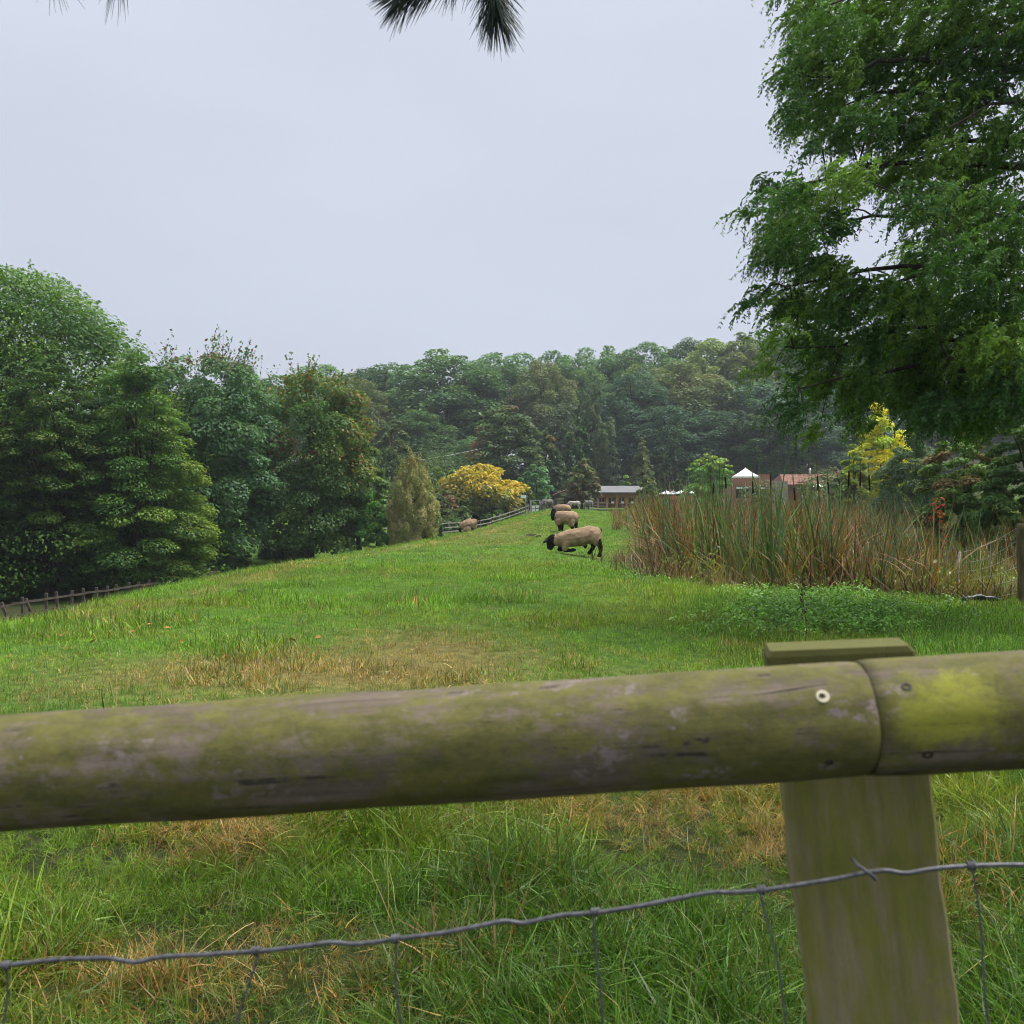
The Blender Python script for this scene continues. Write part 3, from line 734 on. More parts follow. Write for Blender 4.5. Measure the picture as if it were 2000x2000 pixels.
def build_weeds():
    r = rng(29)
    protos = []
    for i in range(4):
        n = 46; a = r.uniform(0, 6.28, n); rad = 0.16*np.sqrt(r.uniform(size=n)); z = r.uniform(0.02, 0.24, n)*(1 - rad*2)
        c = np.stack([rad*np.cos(a), rad*np.sin(a), z], 1)
        nr_ = np.stack([np.cos(a)*0.4, np.sin(a)*0.4, np.ones(n)], 1) + r.normal(0, .35, (n, 3))
        ax = np.stack([np.cos(a), np.sin(a), -0.35*np.ones(n)], 1) + r.normal(0, .4, (n, 3))
        L = r.uniform(0.03, 0.065, n)
        f = r.uniform(0.6, 1.45, n)[:, None]*np.ones((1, 3))
        protos.append(quads('weed_leaves', leaf_quads(c, nr_, ax, L, L*0.55), f, M['blade']))
    X = []; Y = []
    for (u, v, su, sv, k) in ((1620,1195,60,22,200),(1500,1180,50,16,60),(1740,1200,60,14,60),(1330,1120,40,14,50),(1660,1228,70,12,90),(1260,1110,20,12,26),(1450,1230,60,14,30),(1560,1215,40,10,50)):
        uu = r.normal(u, su, k); vv = np.maximum(r.normal(v, sv, k), 1080)
        Yk = EYE*2000/(vv - 965); X.append((uu-1000)/2000*Yk); Y.append(Yk)
    Ya = r.uniform(13.4, 26, 700); Xa = Ya*r.uniform(0.26, 0.56, 700); kk = Xa > pond_edge(Ya); X.append(Xa[kk]); Y.append(Ya[kk]); na_ = int(kk.sum())
    X = np.concatenate(X); Y = np.concatenate(Y); k = (Y > 6) & (Y < 25); X, Y = X[k], Y[k]
    p, ro, s, ix = inst(r, X, Y, np_=4, smin=0.5, smax=1.1)
    t = np.array([0.15, 0.31, 0.045])*r.uniform(0.6, 1.4, len(X))[:, None]
    ap = (X > pond_edge(Y)) & (Y > 13.3); t[ap] = np.array([0.21, 0.26, 0.05])*r.uniform(0.6, 1.3, int(ap.sum()))[:, None]; s[ap] *= np.array([1.3, 1.3, 2.6])
    scatter('nettle_patch', p, ro, s, ix, t, protos)
    # one dead dock stalk standing in the nettles
    q = P(1571, 1140, 9.2); gz = Hf(q.x, 9.2)
    root = empty('dead_dock_stalk', (q.x, 9.2, gz)); tag(root, 'single dark dried dock stalk standing in the green nettles before the reeds', 'plant')
    h = q.z - gz + 0.12
    t = np.linspace(0, 1, 9)[:, None]
    MB().tube(np.hstack([0.02*np.sin(t*6), 0*t, h*t]), np.linspace(0.004, 0.002, 9), 6).build('stem', M['bark'], root)
    mb = MB()
    for i in range(34):
        z = h*r.uniform(0.35, 1.0); a = r.uniform(0, 6.28); l = r.uniform(0.015, 0.05)
        c = np.array([0.02*math.sin(z/h*6) + math.cos(a)*l*0.6, math.sin(a)*l*0.6, z]); mb.box(c, (0.009, 0.008, 0.016), Matrix.Rotation(a, 3, 'Z'))
    mb.build('seed_clusters', M['bark_red'], root)['kind'] = 'stuff'
build_weeds()

def build_leaf_litter():
    r = rng(31); first = None
    for (u, v) in ((292,1225),(257,1244),(570,1262),(240,1238),(440,1292),(327,1235),(376,1202),(120,1252),(620,1255),(680,1112),(355,1262),(180,1270)):
        Y = EYE*2000/(v - 965); X = (u-1000)/2000*Y
        if first is None:
            n = 1; V = np.array([[-.045,0,0],[-.02,.03,.008],[.02,.028,.012],[.055,0,.004],[.02,-.028,.014],[-.02,-.03,.006],[0,0,.0]])
            F = [(0,6,1),(1,6,2),(2,6,3),(3,6,4),(4,6,5),(5,6,0)]
            me = bpy.data.meshes.new('fallen_leaf'); me.from_pydata(V.tolist(), [], F); me.update()
            me.materials.append(plain('fallen_leaf', (0.33, 0.17, 0.045), 0.7, 0.3, 0.3, 12)); first = me
        o = link('fallen_leaf', first); o.location = (X, Y, Hf(X, Y) + 0.05); o.rotation_euler = (r.normal(0, .4), r.normal(0, .4), r.uniform(0, 6))
        o.scale = [r.uniform(0.55, 0.95)]*3
        tag(o, 'small orange-brown fallen leaf lying on the short turf behind the rail', 'leaf', 'fallen leaves on the turf')
build_leaf_litter()
def build_dung():
    r = rng(37); m = plain('dark_dung', (0.022, 0.018, 0.012), 0.8, 0.3, 0.3, 40)
    for (u, v, k, lab) in ((475,1163,0.10,'small dark lump on the turf at the left, below the hornbeams'),(688,1089,0.16,'dark dung pat on the skyline of the bank under the broad maple'),(1040,1047,0.22,'dark mud pat in the turf left of the standing ram'),(1051,1050,0.14,'smaller dark mud pat, right-hand neighbour of the larger one left of the rams'),(1082,1041,0.20,'dark muddy pat at the front feet of the standing ram')):
        q = hit(u, v, 9, 46); mb = MB(); n = 9; V = [[0, 0, 0.05]]; F = []
        for (f, h) in ((0.55, 0.045), (1.0, 0.0)):
            for j in range(n): a = 2*math.pi*j/n; e = f*k*r.uniform(0.75, 1.2); V.append([e*math.cos(a), e*math.sin(a), h*r.uniform(.6, 1.2) + (0.0 if f < 1 else -0.02)])
        F = [(0, 1+j, 1+(j+1) % n) for j in range(n)] + [(1+j, 1+n+j, 1+n+(j+1) % n, 1+(j+1) % n) for j in range(n)]
        mb.add(V, F); o = mb.build('dung_pat', m); o.location = q + Vector((0, 0, 0.03)); tag(o, lab, 'dung')
build_dung()

# ------------------------------------------------------------------ trees
PROF = dict(
    round=[(0,.40),(.12,.80),(.4,1),(.7,.84),(.9,.48),(1,.12)],
    cone=[(0,.80),(.12,1),(.35,.80),(.6,.52),(.85,.20),(1,.02)],
    egg=[(0,.45),(.15,.85),(.35,1),(.6,.85),(.85,.45),(1,.08)],
    dome=[(0,.70),(.2,1),(.5,.98),(.75,.78),(.92,.45),(1,.15)],
    vase=[(0,.35),(.2,.65),(.5,.95),(.7,1),(.88,.72),(1,.25)],
    column=[(0,.6),(.15,.9),(.5,1),(.8,.75),(1,.1)],
    flat=[(0,.75),(.25,1),(.65,.97),(.85,.82),(.95,.62),(1,.42)],
    great=[(0,.92),(.12,1),(.28,.98),(.55,.80),(.79,.54),(.90,.40),(.97,.24),(1,.12)],
    lean=[(0,.75),(.2,1),(.45,.9),(.7,.62),(.88,.36),(1,.10)])

def crown(name, seed, Rx, Ry, h0, h1, prof, K, n, leaf, pal, flat=0.7, clump=0.30, up=0.7, shoots=0, shoot=0.8, accent=None, droop=0.3, out=0.6, mat='leaf', aspect=0.6, skew=(0,0), outer=0.93, inner=0.2, dip=0.0):
    """foliage: K clumps spread through the envelope, n leaf-sized faces near the clumps' shells"""
    r = rng(seed)
    pt = np.array([p[0] for p in PROF[prof]]); pv = np.array([p[1] for p in PROF[prof]])
    g = np.linspace(0.02, 0.99, 200); wgt = np.interp(g, pt, pv) + 0.05; cdf = np.cumsum(wgt); cdf /= cdf[-1]
    t = np.interp((np.arange(K) + r.uniform(0, 1, K))/K, cdf, g)
    az = np.arange(K)*2.399963 + r.uniform(-.5, .5, K)
    rad = np.interp(t, pt, pv)
    f = np.where(r.uniform(size=K) < inner, r.uniform(0.05, 0.6, K), r.uniform(0.68, outer, K))
    cs = clump*(0.55 + 0.45*rad)*r.uniform(0.7, 1.3, K)
    f = np.maximum(f - cs*0.35/(rad + 0.15), 0)
    hh = h1 - h0
    cx = Rx*rad*f*np.cos(az) + skew[0]*t; cy_ = Ry*rad*f*np.sin(az) + skew[1]*t
    cz = h0 + hh*t - dip*f*rad*hh*0.15
    Rm = (Rx + Ry)/2
    sr = cs*Rm; sz = sr*flat
    pr_ = sr**2; pr_ /= pr_.sum()
    k = r.choice(K, n, p=pr_)
    d = unit(r.normal(size=(n, 3)) + np.array([0, 0, 0.35]))
    rr = r.uniform(0.35, 1.0, n)**0.5
    rr = rr*(0.86 + 0.3*vnoise(d[:, 0]*3 + k*7.1, d[:, 2]*3 + d[:, 1]*2, seed))
    c = np.stack([cx[k] + d[:, 0]*sr[k]*rr, cy_[k] + d[:, 1]*sr[k]*rr, cz[k] + d[:, 2]*sz[k]*rr], 1)
    outv = unit(np.stack([np.cos(az), np.sin(az), 0*az], 1))[k]
    c[:, 2] -= 0.18*sr[k]*np.sum((d*outv), 1)*droop*2
    c[:, 2] = np.maximum(c[:, 2], h0 - 0.05*hh)
    nr_ = d*out + np.array([0, 0, up]) + r.normal(0, 0.45, (n, 3))
    ax = outv*0.8 + d*0.5 + np.array([0, 0, -droop]) + r.normal(0, 0.45, (n, 3))
    P_ = np.array([p[0] for p in pal]); W_ = np.array([p[1] for p in pal], float); W_ /= W_.sum()
    kc = P_[r.choice(len(pal), K, p=W_)]
    col = kc[k]
    if accent:
        for (colr, fn, prob) in accent:
            tt = (c[:, 2] - h0)/hh
            q = fn(c[:, 0]/Rx, c[:, 1]/Ry, tt)*prob
            hit = r.uniform(size=n) < q*(0.35 + 1.3*(vnoise(c[:, 0]*1.3/leaf*0.12 + 9, c[:, 2]*1.3/leaf*0.12 + c[:, 1], seed+5)))
            col = np.where(hit[:, None], np.array(colr), col)
    col = col*r.uniform(0.72, 1.3, n)[:, None]*np.stack([r.uniform(.88, 1.14, n), np.ones(n), r.uniform(.8, 1.2, n)], 1)
    L = leaf*r.uniform(0.65, 1.3, n)
    V = [leaf_quads(c, nr_, ax, L, L*aspect)]; C = [col]
    if shoots:
        ks = r.choice(K, shoots, p=(np.clip(t - 0.15, 0.02, 1)*sr)/np.sum(np.clip(t - 0.15, 0.02, 1)*sr)); m_ = 12
        dirs = unit(np.stack([np.cos(az[ks])*0.35, np.sin(az[ks])*0.35, np.ones(shoots)], 1) + r.normal(0, .16, (shoots, 3)))
        a = r.uniform(0, 6.28, shoots); q = r.uniform(0, 0.8, shoots)
        st = np.stack([cx[ks] + np.cos(a)*sr[ks]*q, cy_[ks] + np.sin(a)*sr[ks]*q, cz[ks] + sz[ks]*np.sqrt(1 - q*q)*0.8], 1)
        ln = shoot*r.uniform(0.5, 1.4, shoots)
        u_ = r.uniform(0.0, 1, (shoots, m_))
        sc_ = st[:, None, :] + dirs[:, None, :]*(ln[:, None]*u_)[:, :, None] + r.normal(0, leaf*0.42, (shoots, m_, 3))*(1.2 - u_)[:, :, None]
        sc_ = sc_.reshape(-1, 3); ns = len(sc_)
        cc = kc[np.repeat(ks, m_)]*r.uniform(0.75, 1.2, ns)[:, None]
        if accent:
            for (colr, fn, prob) in accent:
                qv = fn(sc_[:, 0]/Rx, sc_[:, 1]/Ry, (sc_[:, 2]-h0)/hh)*prob
                cc = np.where((r.uniform(size=ns) < qv)[:, None], np.array(colr)*r.uniform(0.8, 1.2, ns)[:, None], cc)
        V.append(leaf_quads(st + dirs*ln[:, None]*0.42, r.normal(0, 1, (shoots, 3)), dirs, ln*0.95, np.full(shoots, leaf*0.13))); C.append(np.tile(np.array([0.075, 0.06, 0.04]), (shoots, 1)))
        L2 = leaf*r.uniform(0.5, 1.0, ns)
        V.append(leaf_quads(sc_, r.normal(0, 1, (ns, 3)), np.repeat(dirs, m_, 0) + r.normal(0, .6, (ns, 3)), L2, L2*aspect)); C.append(cc)
    me = quads(name, np.concatenate(V), np.concatenate(C), M[mat])
    return me, np.stack([cx, cy_, cz], 1), t

def trunk_mesh(seed, h0, h1, cents, tr, limbs=8, stems=1, spread=0.0, mat='bark', split=0.25, sway=0.03):
    r = rng(seed + 999); mb = MB(); H_ = h1
    tops = []
    for s_ in range(stems):
        a = 2*np.pi*s_/max(1, stems) + r.uniform(0, 1); off = spread if stems > 1 else 0
        t = np.linspace(0, 1, 9); hz = 0.82*H_*t
        x = np.cos(a)*(0.25*off*min(1, .5) + off*t**1.2) + sway*H_*np.sin(t*4 + a)*t*0.3
        y = np.sin(a)*(0.25*off*min(1, .5) + off*t**1.2) + sway*H_*np.cos(t*3.3 + a)*t*0.3
        k = tr*(1 - 0.88*t)*(1 if stems == 1 else 0.75); k[0] *= 1.45; k[1] *= 1.08
        path = np.stack([x, y, hz - 0.15*(t == 0)], 1); mb.tube(path, k, 8); tops.append(path)
    for i in range(limbs):
        c = cents[r.integers(0, len(cents))]; path = tops[r.integers(0, len(tops))]
        z0 = min(c[2]*r.uniform(0.45, 0.8), 0.75*H_); z0 = max(z0, h0*split + 0.1)
        p0 = np.array([np.interp(z0, path[:, 2], path[:, q]) for q in range(3)]); t = np.linspace(0, 1, 6)[:, None]
        mid = p0*(1-t) + c*t; mid[:, 2] += (c[2]-p0[2])*0.18*np.sin(np.pi*t[:, 0]) - 0
        mb.tube(mid, np.linspace(tr*0.36, tr*0.06, 6), 5)
    return mb

LB = 1.85
def tree(name, label, u, hw, vtop, Y, seed, prof='round', gap=0.15, K=40, n=6000, leaf=0.4, pal=None, tr=None, limbs=8, stems=1, spread=0.0, cat='tree', group=None, zb=None, mat='bark', depth=1.0, cov=2.3, **kw):
    top = P(u, vtop, Y); X = top.x; z0 = Hf(X, Y) if zb is None else zb
    root = empty(name, (X, Y, z0)); tag(root, label, cat, group)
    h = top.z - z0; Rx = hw*Y/2000
    leaf = max(leaf*0.6, Y*0.0034); hh = h*(1 - gap); asp = kw.get('aspect', 0.6)
    S_ = 12.57*(((Rx*Rx*depth)**1.6 + 2*(Rx*hh/2)**1.6)/3)**(1/1.6)
    n = int(min(cov*S_/(0.5*leaf*leaf*asp), 230000))
    pal = [(tuple(x*LB for x in c_), w_) for c_, w_ in pal]
    me, ce, t = crown('crown', seed, Rx, Rx*depth, h*gap, h*0.985, prof, K, n, leaf, pal, **kw)
    link('crown', me, None, root)
    tr = tr or 0.018*h + 0.02
    trunk_mesh(seed, h*gap, h, ce, tr, limbs, stems, spread, mat).build('trunk', M[mat], root, smooth=True)
    return root

DG = [((0.030,0.060,0.022),3),((0.040,0.075,0.024),3),((0.052,0.085,0.026),2)]            # dark broadleaf
MG = [((0.045,0.088,0.024),3),((0.060,0.105,0.028),3),((0.072,0.112,0.03),2)]
BG = [((0.034,0.066,0.038),3),((0.042,0.076,0.044),3),((0.026,0.054,0.032),2)]             # blue-green
YG = [((0.10,0.125,0.03),3),((0.085,0.11,0.028),2),((0.13,0.14,0.035),1)]
OL = [((0.075,0.09,0.032),3),((0.06,0.08,0.03),2),((0.09,0.09,0.036),1)]
HB = [((0.040,0.095,0.020),3),((0.055,0.118,0.022),3),((0.075,0.145,0.024),2),((0.105,0.175,0.027),1)]  # hornbeam

# --- left bank
hb = dict(flat=0.34, clump=0.25, up=1.0, out=0.55, leaf=0.10, droop=0.45, aspect=0.5, dip=0.5, limbs=14, shoot=0.55, inner=0.12)
tip = ((0.17,0.23,0.03), lambda x,y,t: np.clip((x*x + y*y)**0.5*1.2 - 0.35, 0, 1)*sstep(0.1, 0.5, t), 0.32)  # highlights on the outer, upper leaves, put into the leaf colour as yellow-green
tree('hornbeam_tree', 'largest dense green hornbeam at the left edge, its dome the highest point on the left', 45, 415, 528, 60, 1, 'great', 0.04, 220, 62000, leaf=0.43, pal=[(tuple(q*0.78 for q in c_), w_) for c_, w_ in HB], stems=3, spread=1.6, shoots=260, cov=3.4, accent=[tip], **{**{k: q for k, q in hb.items() if k != 'leaf'}, 'flat': 0.38, 'shoot': 0.55})
tree('hornbeam_tree', 'dark layered hornbeam in front of the tallest left-hand tree, above the leaning fence post', 95, 115, 690, 51, 2, 'vase', 0.07, 120, 34000, pal=[(tuple(q*0.85 for q in c_), w_) for c_, w_ in HB], stems=3, spread=1.2, shoots=120, accent=[tip], **hb)
tree('hornbeam_tree', 'pointed hornbeam with a bright yellow-green right edge, right of the two big ones', 266, 152, 668, 53, 3, 'great', 0.08, 130, 38000, pal=[(tuple(q*0.88 for q in c_), w_) for c_, w_ in HB], stems=3, spread=1.0, shoots=110, accent=[((0.19,0.26,0.03), lambda x,y,t: np.clip(x*1.6-0.3,0,1), 0.5)], **hb)  # accent paints the lit right side of the crown into its leaf colour
tree('hornbeam_tree', 'hornbeam half out of frame at the left edge behind the paddock fence', -150, 175, 640, 49, 4, 'dome', 0.12, 90, 24000, pal=HB, stems=2, spread=0.8, shoots=60, **hb)
ml = dict(flat=0.55, clump=0.24, up=0.6, out=0.7, leaf=0.13, droop=0.5, aspect=0.7, limbs=10, inner=0.12)
tree('maple_tree', 'tall blue-green maple with thin reddish shoots along its top, beside the pointed hornbeam', 408, 148, 692, 62, 5, 'flat', 0.12, 130, 36000, pal=[((0.060,0.118,0.055),3),((0.076,0.138,0.064),3),((0.05,0.10,0.045),2)], shoots=260, shoot=1.5,
     accent=[((0.16,0.085,0.05), lambda x,y,t: sstep(0.86,1.0,t), 0.4)], **ml)
tree('maple_tree', 'broad maple turning yellow at the top with small clusters of red leaves', 604, 138, 722, 66, 6, 'flat', 0.08, 130, 36000, pal=[((0.052,0.105,0.03),3),((0.066,0.12,0.034),3),((0.088,0.135,0.034),2)], shoots=150, shoot=1.1,
     accent=[((0.27,0.21,0.03), lambda x,y,t: sstep(0.72,1.0,t)*1.0 + sstep(0.35,0.9,x)*sstep(0.2,.5,t), 0.34), ((0.26,0.07,0.04), lambda x,y,t: np.exp(-((x+0.40)/.13)**2-((t-.60)/.09)**2) + 0.5*np.exp(-((x-.2)/.1)**2-((t-.5)/.05)**2), 0.8)], **ml)
tree('maple_tree', 'narrow maple with yellow-orange tips on the right shoulder of the broad maple', 700, 62, 805, 68, 7, 'egg', 0.05, 50, 12000, pal=[((0.055,0.10,0.028),3),((0.085,0.125,0.03),2)], shoots=60, shoot=0.8,
     accent=[((0.30,0.22,0.03), lambda x,y,t: sstep(0.6,1.0,t), 0.45)], **ml)
tree('leafy_shrub', 'fresh green low shrub at the foot of the maples, left of the tan conifer', 735, 48, 955, 65, 8, 'round', 0.02, 26, 5000, cat='shrub', pal=[((0.05,0.125,0.026),3),((0.065,0.145,0.03),2)], **{**ml, 'limbs': 4})
# tan dying conical shrub: upright whips
tree('conical_shrub', 'tan half-dead conical conifer with fine upright twigs, beside the maples', 806, 58, 888, 64, 9, 'egg', 0.02, 120, 26000, 0.13, cat='shrub', pal=[((0.24,0.215,0.11),3),((0.20,0.195,0.085),3),((0.16,0.18,0.062),2)], flat=2.0, clump=0.17, up=0.2, out=0.9, droop=-1.3, aspect=0.22, limbs=4, shoots=160, shoot=0.5, inner=0.08,
     accent=[((0.24,0.20,0.06), lambda x,y,t: sstep(.8,1,t), 0.5)])
tree('evergreen_shrub', 'dark green pointed shrub hugging the right side of the tan conifer', 846, 26, 955, 64.5, 10, 'cone', 0.02, 24, 5000, 0.13, cat='shrub', pal=[((0.03,0.085,0.03),3),((0.04,0.10,0.034),2)], flat=1.2, clump=0.3, limbs=3)
# --- middle distance
sp = dict(leaf=0.24, flat=0.6, clump=0.27, aspect=0.65)
tree('birch_tree', 'pale green birch standing behind the maples, left of the dark tall trees', 768, 46, 795, 112, 11, 'egg', 0.12, 34, 7000, pal=[((0.075,0.105,0.045),3),((0.09,0.12,0.05),2)], mat='bark_pale', droop=0.9, **{k: v for k, v in sp.items()})
tree('round_shrub', 'dark rounded evergreen shrub left of the yellow tree', 832, 30, 905, 98, 12, 'round', 0.02, 26, 4500, 0.20, cat='shrub', pal=DG, flat=0.7, clump=0.34)
tree('copper_shrub', 'low copper-brown maple under the left side of the yellow tree', 862, 34, 948, 97, 13, 'dome', 0.15, 24, 4500, 0.18, cat='shrub', pal=[((0.11,0.055,0.028),3),((0.075,0.055,0.025),2),((0.14,0.10,0.035),1)], flat=0.35, clump=0.33)
tree('yellow_tree', 'wide low tree with golden yellow autumn leaves and a green underside behind the far fence', 936, 98, 908, 109, 14, 'dome', 0.22, 80, 17000, 0.21, pal=[((0.085,0.105,0.03),3),((0.10,0.11,0.03),2)], flat=0.4, clump=0.24, up=0.9, stems=3, spread=1.8, limbs=18, tr=0.16,
     accent=[((0.47,0.355,0.035), lambda x,y,t: sstep(0.15,0.66,t), 0.80), ((0.45,0.31,0.035), lambda x,y,t: sstep(0.45,0.9,x), 0.5)])
tree('small_tree', 'lime green sapling glimpsed over the left shoulder of the yellow tree', 868, 42, 905, 114, 15, 'round', 0.1, 18, 2600, cat='tree', pal=[((0.11,0.16,0.03),3),((0.08,0.14,0.03),2)], **sp)
tree('round_tree', 'rounded blue-green tree between the yellow tree and the open shelter', 1048, 40, 906, 114, 16, 'round', 0.05, 34, 6500, pal=[((0.055,0.12,0.055),3),((0.07,0.14,0.062),2)], **sp)
tree('lime_shrub', 'small yellow-green shrub at the right foot of the yellow tree by the white sign', 1032, 17, 955, 111, 17, 'round', 0.05, 12, 1500, 0.2, cat='shrub', pal=YG)
tree('olive_tree', 'loose olive-brown tree standing in front of the open shelter', 1138, 37, 893, 100, 18, 'egg', 0.12, 40, 7000, 0.2, pal=[((0.085,0.095,0.04),3),((0.10,0.09,0.05),2),((0.07,0.10,0.04),2)], flat=0.55, clump=0.26, accent=[((0.17,0.10,0.06), lambda x,y,t: 1-sstep(.3,.6,t), 0.2)])
for i, (u, hw, v, Y) in enumerate([(905,26,990,98),(960,32,985,105),(1000,24,978,109),(880,20,1000,96)]):
    tree('bank_shrub', 'low green shrub behind the far paddock fence, %s' % ('below the left half of the yellow tree','below the middle of the yellow tree','between the yellow tree and the white sign','nearest the copper-brown maple')[i], u, hw, v, Y, 300+i, 'dome', 0.0, 14, 2200, 0.18, cat='shrub', group='shrubs along the far paddock fence', pal=MG, flat=0.6, clump=0.4, limbs=3)
tree('red_tipped_maple', 'large layered maple with rusty red tips on crown and left side, above the yellow tree', 988, 82, 788, 132, 19, 'dome', 0.10, 80, 15000, 0.30, pal=[((0.055,0.085,0.035),3),((0.065,0.098,0.036),3)], flat=0.32, clump=0.26, up=1.0,
     accent=[((0.36,0.13,0.06), lambda x,y,t: np.exp(-((x+.85)/.3)**2-((t-.55)/.15)**2) + .35*sstep(.9,1,t), 0.75)])
tree('broadleaf_tree', 'dark green tree with a yellow patch of leaves right of the red-tipped maple', 1065, 40, 838, 136, 20, 'egg', 0.05, 36, 6000, 0.28, pal=DG, flat=0.6, clump=0.28, accent=[((0.34,0.22,0.03), lambda x,y,t: np.exp(-((x-.45)/.25)**2-((t-.9)/.1)**2), 0.8)])
tree('ivy_clad_tree', 'bright mid green ivy-clad tree at the left foot of the weeping birch', 1128, 34, 805, 138, 21, 'egg', 0.02, 40, 7000, 0.25, pal=[((0.035,0.085,0.03),3),((0.045,0.10,0.034),2)], flat=1.1, clump=0.24, droop=0.9)
tree('weeping_birch', 'tall grey-green weeping birch, the palest tree in the middle of the wood edge', 1163, 45, 748, 146, 22, 'egg', 0.18, 60, 12000, 0.26, pal=[((0.075,0.11,0.055),3),((0.088,0.12,0.06),3)], mat='bark_pale', flat=1.5, clump=0.20, droop=1.3, up=0.3, aspect=0.35)
tree('grey_conifer', 'slender grey-green conifer behind the grey-roofed pavilion', 1197, 25, 838, 140, 23, 'cone', 0.02, 50, 6500, 0.28, pal=[((0.042,0.062,0.045),3),((0.052,0.072,0.05),2)], flat=0.8, clump=0.24, droop=0.8, aspect=0.35)
tree('larch_tree', 'conical olive larch with layered branches behind the pavilion roof', 1255, 34, 845, 136, 24, 'cone', 0.10, 70, 7500, 0.26, pal=[((0.085,0.10,0.046),3),((0.07,0.09,0.04),2)], flat=0.35, clump=0.24, droop=0.9, aspect=0.35)
tree('lime_sapling', 'small bright lime sapling rising behind the pavilion roof', 1222, 17, 922, 126, 25, 'cone', 0.1, 16, 1400, 0.26, pal=[((0.12,0.20,0.04),1)], flat=0.4, clump=0.35)
tree('wispy_shrub', 'thin yellowish wispy shrub hiding the right end of the pavilion', 1262, 24, 928, 90, 26, 'egg', 0.05, 26, 3200, 0.17, cat='shrub', pal=[((0.10,0.125,0.04),3),((0.13,0.13,0.045),1),((0.08,0.115,0.035),2)], flat=0.7, clump=0.26)
tree('golden_robinia', 'tiered lime green tree with a flat yellow-green top beside the white parasols', 1388, 46, 884, 102, 27, 'vase', 0.12, 60, 8500, 0.21, pal=[((0.095,0.17,0.035),3),((0.075,0.15,0.035),3)], flat=0.3, clump=0.24, up=1.0, tr=0.1, accent=[((0.26,0.32,0.035), lambda x,y,t: sstep(.66,.85,t), 0.85)])
tree('lime_shrub', 'fresh green shrub at the left foot of the tiered lime tree', 1362, 36, 938, 101, 28, 'dome', 0.02, 22, 3200, 0.2, cat='shrub', pal=[((0.085,0.17,0.035),3),((0.10,0.18,0.036),2)], flat=0.45, clump=0.32)
tree('clipped_shrub', 'dark clipped dome-shaped shrub left of the tiered lime tree', 1330, 29, 928, 112, 29, 'dome', 0.0, 36, 5000, 0.18, cat='shrub', pal=[((0.038,0.07,0.03),3),((0.048,0.08,0.034),2)], flat=0.9, clump=0.26, limbs=3)
tree('yellow_acacia', 'bright yellow tree seen under the hanging boughs on the right', 1722, 72, 778, 62, 30, 'egg', 0.18, 60, 10000, 0.17, pal=[((0.40,0.36,0.03),3),((0.32,0.33,0.035),2),((0.22,0.28,0.035),2)], flat=0.45, clump=0.25)
tree('lime_bush', 'yellow-green bush at the left foot of the bright yellow tree', 1668, 36, 868, 60, 31, 'round', 0.05, 26, 4200, 0.16, cat='shrub', pal=[((0.17,0.21,0.035),3),((0.12,0.18,0.035),2)], flat=0.6, clump=0.3)
tree('grey_green_shrub', 'grey-green shrub left of the yellow-green bush behind the reeds', 1640, 24, 902, 64, 32, 'round', 0.05, 18, 2600, 0.16, cat='shrub', pal=[((0.11,0.14,0.075),1)], flat=0.6, clump=0.3)
tree('willow_shrub', 'wide blue-green willow thicket behind the reeds on the right', 1790, 80, 850, 42, 33, 'dome', 0.03, 60, 10000, 0.15, cat='shrub', pal=[((0.06,0.10,0.05),3),((0.05,0.085,0.04),2)], flat=0.6, clump=0.26, aspect=0.3)
tree('dogwood_shrub', 'dogwood with bronze tinted leaves at the right edge above the round post', 1885, 95, 832, 26, 34, 'dome', 0.04, 90, 15000, 0.085, cov=3.2, cat='shrub', pal=[((0.075,0.135,0.036),3),((0.10,0.15,0.038),2),((0.12,0.10,0.045),1)], flat=0.45, clump=0.22, accent=[((0.13,0.055,0.03), lambda x,y,t: np.clip(-x,0,1), 0.25)])
tree('dogwood_shrub', 'dark green dogwood furthest right behind the round post', 2015, 100, 775, 24, 35, 'dome', 0.04, 100, 13000, 0.085, cov=3.6, cat='shrub', pal=[((0.06,0.125,0.032),3),((0.08,0.145,0.036),2)], flat=0.45, clump=0.22)
# red leaf cluster at the reed edge
tree('red_leaved_spray', 'small spray of scarlet leaves among the reeds left of the round post', 1832, 20, 962, 19, 36, 'round', 0.70, 9, 90, 0.06, cov=0.16, cat='plant', pal=[((0.22,0.028,0.016),2),((0.25,0.08,0.02),1)], flat=0.8, clump=0.4, limbs=5, tr=0.008)
# understorey below the hornbeams
for i, (u, hw, v, Y, lab) in enumerate([(265,45,1098,51,'rounded leafy bush below the hornbeams just above the rail fence'),(20,50,1062,62,'pale bush in the gap under the leftmost hornbeam crown'),
        (150,60,1070,64,'dim bush in the deep shade between the hornbeam trunks'),(380,50,1085,60,'dark bush under the right edge of the pointed hornbeam'),(455,40,1070,64,'dark bush beneath the blue-green maple'),(560,60,1050,70,'shaded bush beneath the broad maple')]):
    tree('understorey_bush', lab, u, hw, v, Y, 400+i, 'dome', 0.0, 22, 4500, 0.13, cat='shrub', pal=MG, flat=0.6, clump=0.34, limbs=3)

